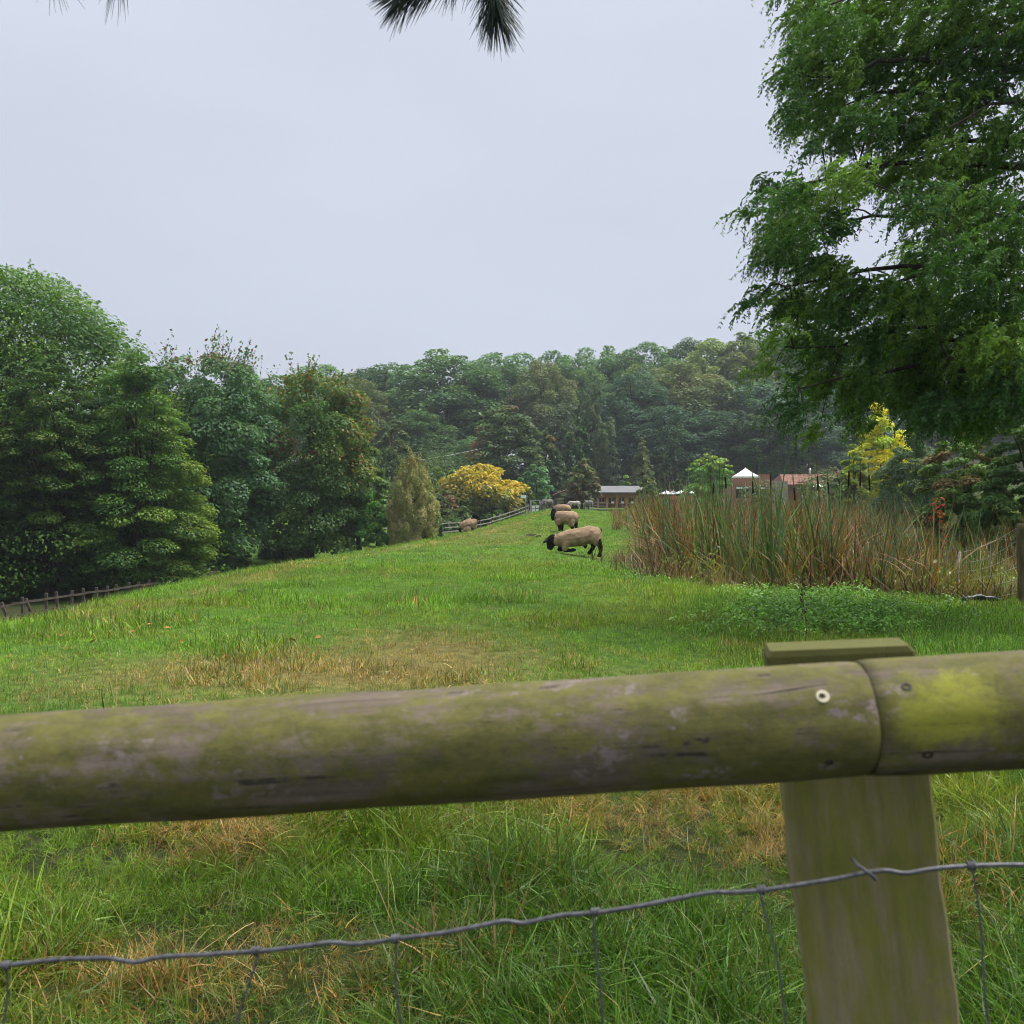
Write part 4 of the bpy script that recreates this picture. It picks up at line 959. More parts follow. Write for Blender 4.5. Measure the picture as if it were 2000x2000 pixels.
# --- dense growth behind the left bank and in the far wood (reads as one mass)
def mass(name, seed, boxes, leaf, pal, dens):
    r = rng(seed); V = []; C = []
    P_ = np.array([p[0] for p in pal])*1.6
    for (x0, x1, y0, y1, hmin, hmax, k) in boxes:
        for j in range(k):
            x = r.uniform(x0, x1); y = r.uniform(y0, y1); h = r.uniform(hmin, hmax); z = Hf(x, y); rad = r.uniform(0.16, 0.3)*h + 0.5
            n = dens
            d = unit(r.normal(size=(n, 3)) + np.array([0, -.2, .25])); rr = r.uniform(0.55, 1, n)[:, None]
            c = np.array([x, y, z + h*0.5]) + d*rr*np.array([rad*1.3, rad*1.3, h*0.5])
            c[:, 2] = np.maximum(c[:, 2], z)
            col = P_[r.integers(0, len(P_))]*r.uniform(0.7, 1.3, n)[:, None]
            L = leaf*r.uniform(0.7, 1.3, n)
            V.append(leaf_quads(c, d*0.6 + np.array([0, 0, .6]) + r.normal(0, .45, (n, 3)), r.normal(0, 1, (n, 3)), L, L*0.65)); C.append(col)
    me = quads(name, np.concatenate(V), np.concatenate(C), M['leaf_same'])
    o = link(name, me); o['kind'] = 'stuff'; return o
mass('thicket', 50, [(-60,-20,64,78,5,11,60), (-34,-11,72,88,4,9,30), (-14,-6.5,78,100,2.5,5,10), (-20,-4,104,122,4,10,26)], 0.26, DG, 520)
mass('woodland_understorey', 51, [(-110,-22,186,214,8,19,44), (-22,-5,192,215,2.5,5.5,14), (-4,60,178,214,8,17,50), (60,150,172,214,8,18,48), (8,60,158,176,3,8,26), (-40,10,150,176,3,8,24)], 0.6, DG + BG, 380)
mass('hedge', 52, [(26,60,70,100,2.5,5,26), (34,60,112,130,3,6,16), (14,60,40,62,1.5,3.0,16)], 0.28, MG + OL, 420)

# --- individual trees of the far wood: one mesh per kind, copied
def forest_protos():
    kinds = {}
    def mk(nm, seeds, prof, pal, gap=0.22, K=85, n=26000, flat=0.62, clump=0.245, aspect=0.75, w=0.36, leaf=0.36/20, **kw):
        L = []; pal = [(tuple(x*q_ for x, q_ in zip(c_, (2.15, 2.3, 2.35))), w_) for c_, w_ in pal]
        for s_ in seeds:
            me, ce, t = crown('crown', s_, w, w, gap, 0.985, prof, K, n, leaf, pal, flat=flat, clump=clump, aspect=aspect, **kw)
            tm = trunk_mesh(s_, gap, 1.0, ce, 0.014, 9, split=0.8)
            tmesh = bpy.data.meshes.new('trunk'); tmesh.from_pydata(np.concatenate(tm.v).tolist(), [], tm.f); tmesh.update(); tmesh.materials.append(M['bark'])
            L.append((me, tmesh, w))
        kinds[nm] = L
    mk('dark', [601, 602, 603], 'dome', DG)
    mk('mid', [611, 612], 'dome', [((0.05,0.095,0.034),3),((0.062,0.11,0.038),2)])
    mk('blue', [621, 622], 'round', BG, gap=0.15)
    mk('yellow', [631, 632], 'egg', YG, gap=0.2, w=0.30)
    mk('olive', [641, 642], 'round', OL, gap=0.2)
    return kinds
FK = forest_protos()
used = {}
def forest_tree(kind, u, hw, vtop, Y, label, group=None, name='woodland_tree'):
    L = FK[kind]; i = used.get(kind, 0); used[kind] = i + 1
    cm, tm, w = L[i % len(L)]
    top = P(u, vtop, Y); z0 = Hf(top.x, Y); h = top.z - z0
    root = empty(name, (top.x, Y, z0), (i*1.7) % 6.28); tag(root, label, 'tree', group)
    kx = hw*2.0*Y/2000/w
    for nm, me in (('crown', cm), ('trunk', tm)):
        o = link(nm, me, None, root); o.scale = (kx, kx, h)
G = 'tall trees along the skyline of the far wood'
for a in [
    ('mid', 622, 52, 712, 205, 'green skyline tree showing just right of the yellow-topped maple'),
    ('olive', 690, 48, 735, 176, 'pale rounded tree low on the wood edge right of the yellow-topped maple'),
    ('dark', 716, 52, 716, 200, 'dark skyline tree in the dip left of the big dome-shaped tree'),
    ('dark', 772, 48, 708, 196, 'dark skyline tree immediately left of the big dome-shaped tree'),
    ('dark', 872, 72, 684, 185, 'big dark dome-shaped tree on the skyline with bare trunk and sky showing through'),
    ('mid', 985, 62, 685, 198, 'light green broad skyline tree right above the red-tipped maple'),
    ('dark', 940, 40, 712, 188, 'narrow dark tree between the dome-shaped and the light green skyline trees'),
    ('olive', 1060, 42, 702, 186, 'brownish thin tree between the red-tipped maple and the weeping birch'),
    ('mid', 1088, 50, 688, 204, 'mid green skyline tree left of the highest point of the weeping birch'),
    ('dark', 1128, 42, 700, 196, 'dark skyline tree directly behind the weeping birch'),
    ('mid', 1172, 48, 674, 210, 'mid green skyline tree above the weeping birch'),
    ('blue', 1236, 50, 722, 172, 'dark blue-green round tree right of the weeping birch'),
    ('dark', 1222, 40, 690, 208, 'dark tree on the skyline above the round blue-green one'),
    ('yellow', 1240, 34, 708, 190, 'slightly yellow crown peeping over the dark blue-green round tree'),
    ('mid', 1262, 50, 668, 214, 'rounded green skyline tree left of the dark skyline crown'),
    ('olive', 1332, 62, 704, 178, 'broad olive green tree on the wood edge above the larch'),
    ('dark', 1340, 42, 660, 218, 'small dark crown on the skyline left of the pale yellow-green trees'),
    ('yellow', 1388, 42, 656, 206, 'pale yellow-green skyline tree, the left one of the pair'),
    ('yellow', 1446, 44, 645, 206, 'pale yellow-green skyline tree next to the hanging boughs'),
    ('blue', 1440, 55, 740, 176, 'blue-green conifer-like tree below the pale yellow-green pair'),
    ('blue', 1395, 48, 800, 166, 'low blue-green tree on the wood edge above the tiered lime tree'),
    ('blue', 1520, 60, 735, 178, 'blue-green tree behind the tips of the hanging boughs'),
    ('dark', 1510, 55, 640, 214, 'dark skyline tree seen between the hanging boughs'),
    ('blue', 1300, 50, 790, 164, 'dark blue-green tree on the wood edge behind the larch'),
    ('dark', 1490, 50, 812, 162, 'dark low tree on the wood edge behind the big white parasol'),
    ('blue', 1570, 50, 800, 164, 'dark tree behind the brick restaurant roof'),
    ('dark', 820, 42, 800, 170, 'grey-green slim tree in front of the dome-shaped tree trunk'),
    ('mid', 930, 30, 850, 160, 'small tree under the sky gap left of the red-tipped maple')]:
    forest_tree(*a[:5], a[5])
for i, (u, hw, v, Y, k) in enumerate([(1590,60,650,215,'mid'),(1670,62,645,214,'dark'),(1750,62,640,212,'yellow'),(1830,62,640,214,'dark'),(1910,62,640,212,'mid'),(1990,60,640,214,'dark'),(1640,55,740,176,'blue'),(1880,60,760,176,'dark')]):
    forest_tree(k, u, hw, v, Y, 'far woodland tree glimpsed through the hanging boughs, %s' % ('skyline crown nearest their left tips','skyline crown second from their left tips','pale yellow-green skyline crown','dark skyline crown right of the pale one','mid green skyline crown towards the right edge','dark skyline crown at the right edge','lower dark blue-green one at the left','lower dark one at the right')[i], 'far trees behind the hanging boughs')
for i, (u, hw, v, Y, k) in enumerate([(540,60,735,150,'dark'),(430,60,760,150,'mid'),(300,60,760,150,'dark')]):
    forest_tree(k, u, hw, v, Y, 'distant tree behind the left bank, %s' % ('showing beside the yellow-topped maple','behind the gap between the two big maples','behind the pointed hornbeam')[i], 'distant trees behind the left bank')
# slim bare trunks at the dark foot of the wood, behind the brick building
for i, (u, v0, v1, Y) in enumerate([(1450,838,925,158),(1476,845,925,160),(1505,850,925,157),(1541,835,930,155),(1580,850,930,158),(1314,860,925,150)]):
    a = P(u, v0, Y); z = Hf(a.x, Y); root = empty('slim_tree', (a.x, Y, z))
    tag(root, 'slim bare trunk in the dark wood edge, ' + ('left of the big white parasol','just right of the big white parasol peak','above the brick wall right of the parasol','above the tiled roof, left of its flue','furthest right, next to the metal flue','behind the round clipped shrub')[i], 'tree', 'slim trunks at the foot of the wood')
    h = a.z - z; t = np.linspace(0, 1, 6)[:, None]
    MB().tube(np.hstack([0.12*np.sin(t*3+i), 0*t, (h+1.2)*t]), np.linspace(0.13, 0.06, 6), 6).build('trunk', M['bark'], root, smooth=True)
    me, ce, t_ = crown('crown', 700+i, 2.2, 2.2, h*0.8, h+3, 'round', 10, 900, 0.4, DG, clump=0.4); link('crown', me, None, root)

# ------------------------------------------------------------------ right-hand feathery conifer with hanging boughs
def build_redwood():
    r = rng(88)
    tx, ty = 6.9, 11.8
    root = empty('redwood_tree', (tx, ty, Hf(tx, ty))); z0 = root.location.z
    tag(root, 'feathery green conifer with long drooping boughs filling the upper right', 'tree')
    b = np.array(root.location)
    clus = [(1565,35,55),(1640,55,80),(1740,40,90),(1850,35,100),(1960,50,100),(1555,120,50),(1630,150,75),(1720,140,80),(1820,135,80),(1930,140,90),
      (1535,205,34),(1575,225,45),(1640,235,60),(1710,240,60),(1790,235,70),(1880,220,70),(1990,260,60),(1600,285,22),(1660,285,26),(1520,150,24),
      (1475,365,30),(1525,375,45),(1595,390,50),(1665,350,55),(1750,330,65),(1840,320,70),(1930,330,80),(1455,415,22),(1510,440,50),(1580,450,55),(1640,430,45),
      (1870,410,80),(1960,420,80),(1800,400,55),(1495,500,42),(1565,515,52),(1640,525,48),(1700,560,40),(1810,500,55),(1885,510,75),(1970,510,80),(1475,565,24),(1450,590,14),(1520,590,42),
      (1590,595,50),(1660,600,50),(1770,580,60),(1850,600,75),(1950,600,80),(1500,655,34),(1565,665,45),(1640,680,50),(1730,665,55),(1830,680,75),(1950,680,80),(1485,715,26),(1545,735,40),
      (1620,745,45),(1700,745,55),(1800,755,60),(1900,760,75),(1990,760,70),(1530,790,32),(1570,815,34),(1600,840,20),(1680,790,34),(1700,825,22),(1840,805,50),(1930,815,50),
      (2060,60,110),(2080,220,110),(2080,400,110),(2080,580,110),(2070,740,90),(1600,-70,80),(1750,-90,110),(1930,-90,120),(2080,-100,120),(2250,100,130),(2280,330,130),(2260,560,120),(2220,760,100)]
    V = []; C = []; wood = MB(); S3 = []
    base = np.array([[0.070,0.160,0.034],[0.090,0.190,0.038],[0.120,0.230,0.042],[0.055,0.130,0.034]]); fresh = np.array([0.20,0.33,0.045])
    # main boughs leave the trunk and rise a little before they bend down
    boughs = []
    for (zb, pu, pv, pY) in [(6.9,1590,20,11.0),(7.4,1700,-60,10.6),(6.0,1580,150,11.2),(5.6,1640,210,11.8),(4.9,1530,368,10.8),(5.2,1700,330,11.6),(4.2,1540,440,11.3),(3.7,1535,560,11.0),(3.4,1620,560,12.0),
                           (3.0,1550,680,11.2),(2.75,1640,695,11.6),(2.5,1560,760,11.0),(2.5,1760,770,12.2),(4.4,1800,430,10.4),(5.5,1850,250,10.2),(6.2,1850,60,12.6),(2.9,1850,700,10.4),(2.2,1900,850,11.4),
                           (5.0,2200,300,9.6),(3.6,2250,600,9.8),(6.5,2200,50,13.4)]:
        tip = np.array(P(pu, pv, pY)); p0 = np.array([tx, ty, zb + z0*0]); t = np.linspace(0, 1, 9)[:, None]
        ctrl = p0*0.45 + tip*0.55 + np.array([0, 0, 0.55])
        path = p0*(1-t)**2 + ctrl*2*t*(1-t) + tip*t**2
        path[1:-1] += r.normal(0, 0.05, (7, 3)); boughs.append(path)
        wood.tube(path - b, np.linspace(0.055, 0.009, 9)*r.uniform(.8, 1.1), 6)
    allp = np.concatenate(boughs)
    for (u, v, rp) in clus:
        if u < 1570: u += 28
        Yc = r.uniform(10.4, 12.4)
        for lay in range(2 if rp > 40 else 1):
            Y = Yc + (r.uniform(-1.3, 1.3) if lay else 0); c = np.array(P(u, v, Y)); rad = rp*Y/2000
            # twig from the nearest bough
            dd = np.linalg.norm(allp - c, axis=1); p0 = allp[int(np.argmin(dd))]; t = np.linspace(0, 1, 5)[:, None]
            tw = p0*(1-t) + c*t; tw[:, 2] += 0.10*np.sin(np.pi*t[:, 0])
            wood.tube(tw - b, np.linspace(0.011, 0.004, 5), 4)
            ns = int(np.clip((8 + 460*rad**2)*(1.35 if (u > 1640 and v > 540) else 0.74), 8, 100))
            fr = r.uniform() < (0.30 if v < 720 else 0.06) or (u, v) in ((1740,40),(1595,390),(1665,350))
            cl = base[r.integers(0, 4)]
            for j in range(ns):
                d = r.normal(size=3); d /= np.linalg.norm(d); q = c + d*rad*r.uniform(0.1, 0.92)**0.6*np.array([1, 1.2, .9])
                az = math.atan2(q[1]-ty, q[0]-tx) + r.normal(0, 0.7)
                h = np.array([math.cos(az), math.sin(az), 0]); L = r.uniform(0.20, 0.46)
                m_ = 9; el = r.uniform(-0.1, 0.4); bend = r.uniform(1.1, 2.1); L *= r.uniform(1, 1.35) if u < 1620 else 1.0
                ang = np.maximum(el - bend*np.linspace(0, 1, m_)**0.9, -1.5)
                st = (L/m_)*(h[None]*np.cos(ang)[:, None] + np.array([0, 0, 1.0])*np.sin(ang)[:, None])
                S3.append((q + np.cumsum(st, 0), unit(st), cl if not fr else (cl*0.4 + fresh*0.6)))
    # branchlets: flat narrow sprays, two ranks along each twig
    pts = np.stack([s[0] for s in S3]); dr = np.stack([s[1] for s in S3]); cl = np.stack([s[2] for s in S3])
    N, m_ = pts.shape[:2]
    sidev = unit(np.cross(dr, np.array([0, 0, 1.0]) + r.normal(0, .35, (N, 1, 3))))
    for sgn in (-1, 1):
        for rep in range(2):
            o_ = r.uniform(0, 1, (N, m_, 1))
            base_p = pts - dr*(o_*0.03)
            ln = r.uniform(0.045, 0.090, (N, m_))*(1.1 - 0.55*np.linspace(0, 1, m_)[None])
            ax = unit(dr*0.8 + sidev*sgn*0.85 + np.array([0, 0, -0.3]) + r.normal(0, .22, (N, m_, 3)))
            nr_ = np.cross(ax, dr) + r.normal(0, .5, (N, m_, 3)) + np.array([0, 0, .35])
            c = base_p + ax*ln[..., None]*0.5
            V.append(leaf_quads(c.reshape(-1, 3), nr_.reshape(-1, 3), ax.reshape(-1, 3), ln.reshape(-1), ln.reshape(-1)*0.34, 0.05))
            C.append((cl[:, None, :]*r.uniform(0.7, 1.3, (N, m_, 1))).reshape(-1, 3))
    V = np.concatenate(V) - b[None, None, :].astype(float)
    me = quads('crown', V, np.concatenate(C), M['needle']); o = link('crown', me, None, root); o['kind'] = 'stuff'
    for s_ in S3[::3]:
        p = s_[0]; wood.tube(p[[0, 4, 8]] - b, [0.0028, 0.002, 0.001], 3, cap=False)
    wood.build('branches', M['bark'], root)
    t = np.linspace(0, 1, 12)[:, None]
    MB().tube(np.hstack([0.06*np.sin(t*5), 0*t, -0.2 + 12*t]), np.append([0.55, 0.40, 0.36], np.linspace(0.34, 0.12, 9)), 14).build('trunk', M['bark'], root, smooth=True)
build_redwood()

# ------------------------------------------------------------------ pine sprigs hanging in at the top
def build_pine():
    r = rng(91)
    def sprig(label, path, n, ln, Y, spread=1.0):
        root = empty('pine_sprig', path[-1]); tag(root, label, 'pine branch', None); b = np.array(path[-1])
        pth = np.array([list(p) for p in path]) - b
        MB().tube(pth, np.linspace(0.007, 0.004, len(pth)), 7).build('twig', M['pine_bark'], root, smooth=True)
        mb = MB(); seg = np.linspace(0, 1, len(pth))
        for i in range(n):
            t = r.uniform(0, 1)**0.8; p = np.array([np.interp(t, seg, pth[:, k]) for k in range(3)])
            k = min(int(t*(len(pth)-1)), len(pth)-2); d = pth[k+1] - pth[k]; d /= np.linalg.norm(d)
            side = unit(np.cross(d, r.normal(size=3))); a = r.uniform(0.35, 1.15)*spread*(1 - 0.35*t)
            dirn = d*math.cos(a) + side*math.sin(a); L = ln*r.uniform(0.75, 1.1)
            s = np.linspace(0, 1, 5)[:, None]
            curve = p + dirn*L*s + np.array([0, 0, -1])*L*0.16*s**2 + side*0.004*np.sin(s*2)
            mb.tube(curve, [0.0008, 0.00095, 0.0009, 0.0007, 0.0003], 3, cap=False)
        o = mb.build('needles', M['pine_needle'], root); o['kind'] = 'stuff'
    Y = 2.35
    sprig('dark pine sprig hanging furthest right at the top, pointing straight down', [P(940,-190,Y+.05), P(950,-125,Y), P(958,-60,Y), P(964,-5,Y), P(970,28,Y)], 620, 0.082, Y)
    sprig('dark broad pine sprig drooping from the top edge, wider than its neighbour', [P(1010,-150,Y+.1), P(940,-75,Y+.05), P(865,-40,Y), P(815,-26,Y), P(790,-14,Y)], 640, 0.088, Y, 1.0)
    sprig('few pine needle tips hanging at the upper left corner', [P(300,-200,Y), P(255,-130,Y), P(238,-85,Y), P(232,-50,Y)], 60, 0.10, Y, 0.4)
    sprig('loose pine needle tips at the far left of the top edge', [P(40,-150,Y), P(70,-95,Y), P(100,-62,Y), P(110,-50,Y)], 40, 0.09, Y, 1.0)
build_pine()

# ------------------------------------------------------------------ paddock fences
def rail_fence(label, pts, spacing, hgt, rails, mat, leans={}, railw=0.09, postw=0.10, seed=1):
    r = rng(seed); pts = [np.array(p, float) for p in pts]
    seg = [np.linalg.norm(pts[i+1]-pts[i]) for i in range(len(pts)-1)]; L = sum(seg); n = int(L/spacing)
    cum = np.concatenate([[0], np.cumsum(seg)])
    pos = [np.array([np.interp(s, cum, [p[0] for p in pts]), np.interp(s, cum, [p[1] for p in pts])]) for s in np.linspace(0, L, n+1)]
    G = [np.array([p[0], p[1], Hf(*p)]) for p in pos]
    root = empty('rail_fence', G[0]); tag(root, label, 'fence'); b = G[0]
    me = None
    for i, g in enumerate(G):
        mb = MB(); h = hgt*r.uniform(.98, 1.06); lx, ly = leans.get(i, (r.normal(0, .03), r.normal(0, .03)))
        k = postw/2
        V = [[x, y, z] for (z, s) in ((-.3, 1), (h-.03, 1), (h, .7)) for (x, y) in ((-k*s, -k*s), (k*s, -k*s), (k*s, k*s), (-k*s, k*s))]
        F = [(q*4+j, q*4+(j+1) % 4, q*4+4+(j+1) % 4, q*4+4+j) for q in range(2) for j in range(4)] + [(8,9,10,11),(3,2,1,0)]
        mb.add(V, F); o = mb.build('post', mat, root); o.location = g - b; o.rotation_euler = (ly, lx, r.normal(0, .05))
    for i in range(len(G)-1):
        for z in rails:
            a = G[i] + np.array([0, 0, z + r.normal(0, .015)]); c = G[i+1] + np.array([0, 0, z + r.normal(0, .015)])
            d = (c - a)/np.linalg.norm(c - a); nrm = np.array([d[1], -d[0], 0]); off = nrm*(postw/2 + 0.021) if d[1] > 0 else -nrm*(postw/2 + 0.021)
            mb = MB(); mb.bar(a - d*0.02 + off - b, c + d*0.02 + off - b, 0.038, railw); mb.build('rail', mat, root)
    return root
rail_fence('dark timber rail fence with leaning posts below the grassy bank at the left edge', [(-20.4,36.5),(-19.5,43),(-17.6,50),(-16.2,56)], 0.78, 1.1, (0.45, 0.92), M['dark_wood'], {5: (-0.34, 0.0), 7: (-0.32, 0.05), 9: (-0.1, 0.0)}, seed=3)
rail_fence('grey three-rail timber fence running uphill behind the lying sheep to the gate', [(-10.2,80),(-6.4,90),(-1.4,101),(1.7,107)], 2.0, 1.15, (0.25, 0.62, 1.0), M['old_wood'], seed=4)
rail_fence('grey timber rail fence behind the grazing donkeys', [(3.3,108),(6.0,108.5),(10,108)], 1.8, 1.15, (0.25, 0.62, 1.0), M['old_wood'], seed=5)

def build_gate():
    a = P(1037, 1000, 107); c = P(1054, 1000, 107.5)
    z = Hf(a.x, 107); root = empty('metal_gate', (a.x, 107, z)); tag(root, 'pale grey metal gate with white notices at the end of the rail fence', 'gate')
    wd = c.x - a.x; H_ = 1.55
    for x in (0, wd):
        mb = MB(); mb.box((x, 0, H_/2 - 0.1), (0.13, 0.13, H_ + 0.2)); mb.build('gate_post', M['grey_metal'], root)
    for zz in (H_ - 0.05, 0.95, 0.2):
        mb = MB(); mb.bar((0.08, -0.02, zz), (wd - 0.08, -0.02, zz), 0.05, 0.08); mb.build('bar', M['grey_metal'], root)
    for x, zz in ((0.30*wd, 0.78), (0.72*wd, 0.82), (0.30*wd, 0.44), (0.72*wd, 0.46)):
        mb = MB(); mb.box((x, -0.07, zz), (0.33, 0.02, 0.27)); mb.build('notice', M['white'], root)
    mb = MB(); mb.box((wd/2, 0.04, 0.6), (wd - 0.16, 0.02, 0.62)); mb.build('mesh_panel', M['old_wood'], root)
build_gate()
def build_sign():
    q = P(1027, 990, 104); z = Hf(q.x, 104); top = P(1027, 967, 104).z
    root = empty('sign_post', (q.x, 104, z)); tag(root, 'white rectangular sign on a tall pale pole left of the metal gate', 'sign')
    h = top - z
    mb = MB(); mb.tube([[0, 0, -0.2], [0, 0, h]], 0.045, 8); mb.build('pole', M['old_wood'], root, smooth=True)
    mb = MB(); mb.box((-0.24, -0.065, h - 0.16), (0.56, 0.03, 0.34)); mb.build('sign_board', M['white'], root)
build_sign()

# ------------------------------------------------------------------ buildings
def build_pavilion():
    Y = 118; x0 = P(1166, 960, Y).x; x1 = P(1262, 960, Y).x; z = P(1166, 992, Y).z; ev = P(1166, 963, Y).z; rf = P(1166, 950.5, Y+4).z
    root = empty('pavilion', (x0, Y, z)); tag(root, 'low timber pavilion with a grey felt roof and glazed bays behind the donkeys', 'building')
    W = x1 - x0; h = ev - z; rh = rf - z
    mb = MB()
    a0, a1 = -0.75, W + 0.5
    ridge_in = 0.9
    V = [[a0+0.35,-0.7,h],[a1,-0.7,h],[a1-0.2,4.2,rh],[a0+0.0-0.55,4.2,rh],[a0+0.35,-0.7,h+0.10],[a1,-0.7,h+0.10],[a1-0.2,4.2,rh+0.10],[a0-0.55,4.2,rh+0.10],[a1,8.6,h+0.10],[a0-0.4,8.6,h+0.10],[a1,8.6,h],[a0-0.4,8.6,h]]
    F = [(4,5,6,7),(0,4,7,3),(0,1,5,4),(7,6,8,9),(1,2,6,5),(3,2,1,0),(2,3,11,10),(2,10,8,6),(3,7,9,11),(9,8,10,11)]
    mb.add(V, F); mb.build('roof', M['felt'], root)
    mb = MB(); mb.box((W/2, -0.73, h - 0.09), (W + 1.0, 0.04, 0.16)); mb.build('fascia', M['brown_board'], root)
    mb = MB(); mb.box((W/2, 4.0, h/2), (W, 7.6, h - 0.02)); mb.build('wall', M['brown_board'], root)
    mb = MB(); mb.box((W/2, 0.12, h - 0.32), (W - 0.04, 0.14, 0.28)); mb.build('lintel', M['cedar'], root)
    bays = 5; bw = W/bays
    for i in range(bays+1):
        mb = MB(); mb.box((min(max(i*bw, 0.12), W-0.12), 0.0, (h-0.2)/2), (0.27, 0.24, h - 0.2)); mb.build('column', M['cedar'], root)
    for i in range(bays):
        cx = (i+.5)*bw; ww = bw - 0.36
        mb = MB(); zc = 0.50; hh = h - 0.5 - zc + 0.02
        for (px, pz, sx, sz) in ((cx-ww/2+.04, zc+hh/2, .08, hh), (cx+ww/2-.04, zc+hh/2, .08, hh), (cx, zc+hh/2, .06, hh-.16), (cx, zc+.04, ww-.16, .08), (cx, zc+hh-.04, ww-.16, .08)):
            mb.box((px, 0.15, pz), (sx, 0.07, sz))
        f = mb.build('window', M['cedar'], root)
        mb = MB(); mb.box((cx, 0.17, zc+hh/2), (ww-.1, 0.02, hh-.1)); g = mb.build('pane', M['glass'], f)
        mb = MB(); mb.box((cx, 0.16, zc/2), (ww, 0.10, zc - 0.03)); mb.build('dado_panel', M['brown_board'], root)
        if i in (1, 2, 3):
            mb = MB(); mb.box((cx + .1, -0.05, zc + 0.13), (ww*0.45, 0.08, 0.22)); mb.build('sill_box', M['white'], root)
build_pavilion()

def build_shelter():
    Y = 106; zg = P(1090, 996, Y).z; xa = P(1083, 960, Y).x; xb = P(1152, 960, Y).x; ea = P(1083, 968.5, Y).z; pk = P(1104, 955, Y).z
    root = empty('open_shelter', (xa, Y, zg)); tag(root, 'dark open-sided timber shelter half hidden by the olive-brown tree', 'shelter')
    W = xb - xa; eh = ea - zg; ph = pk - zg; px = W*0.5
    mb = MB()
    V = [[-.1,-.3,eh],[px,-.3,ph],[W+.1,-.3,eh],[-.1,4,eh],[px,4,ph],[W+.1,4,eh]]; V += [[v[0], v[1], v[2]+.13] for v in V]
    F = [(6,7,10,9),(7,8,11,10),(0,3,4,1),(1,4,5,2),(0,1,7,6),(1,2,8,7),(3,9,10,4),(4,10,11,5),(0,6,9,3),(2,5,11,8)]
    mb.add(V, F); mb.build('roof', M['brown_board'], root)
    for x in (0.14, 1.25, W-.15):
        mb = MB(); mb.box((x, 0.0, (eh - .05)/2), (0.17, 0.17, eh + .05 if x < .5 else eh - .05)); mb.build('post', M['dark_wood'], root)
    mb = MB(); mb.box((W*0.60, 2.0, eh*0.42), (W*0.62, 0.1, eh*0.84)); mb.build('back_wall', M['brown_board'], root)
    mb = MB(); mb.box((W/2, 0.0, eh - .12), (W, 0.12, 0.16)); mb.build('beam', M['dark_wood'], root)
build_shelter()

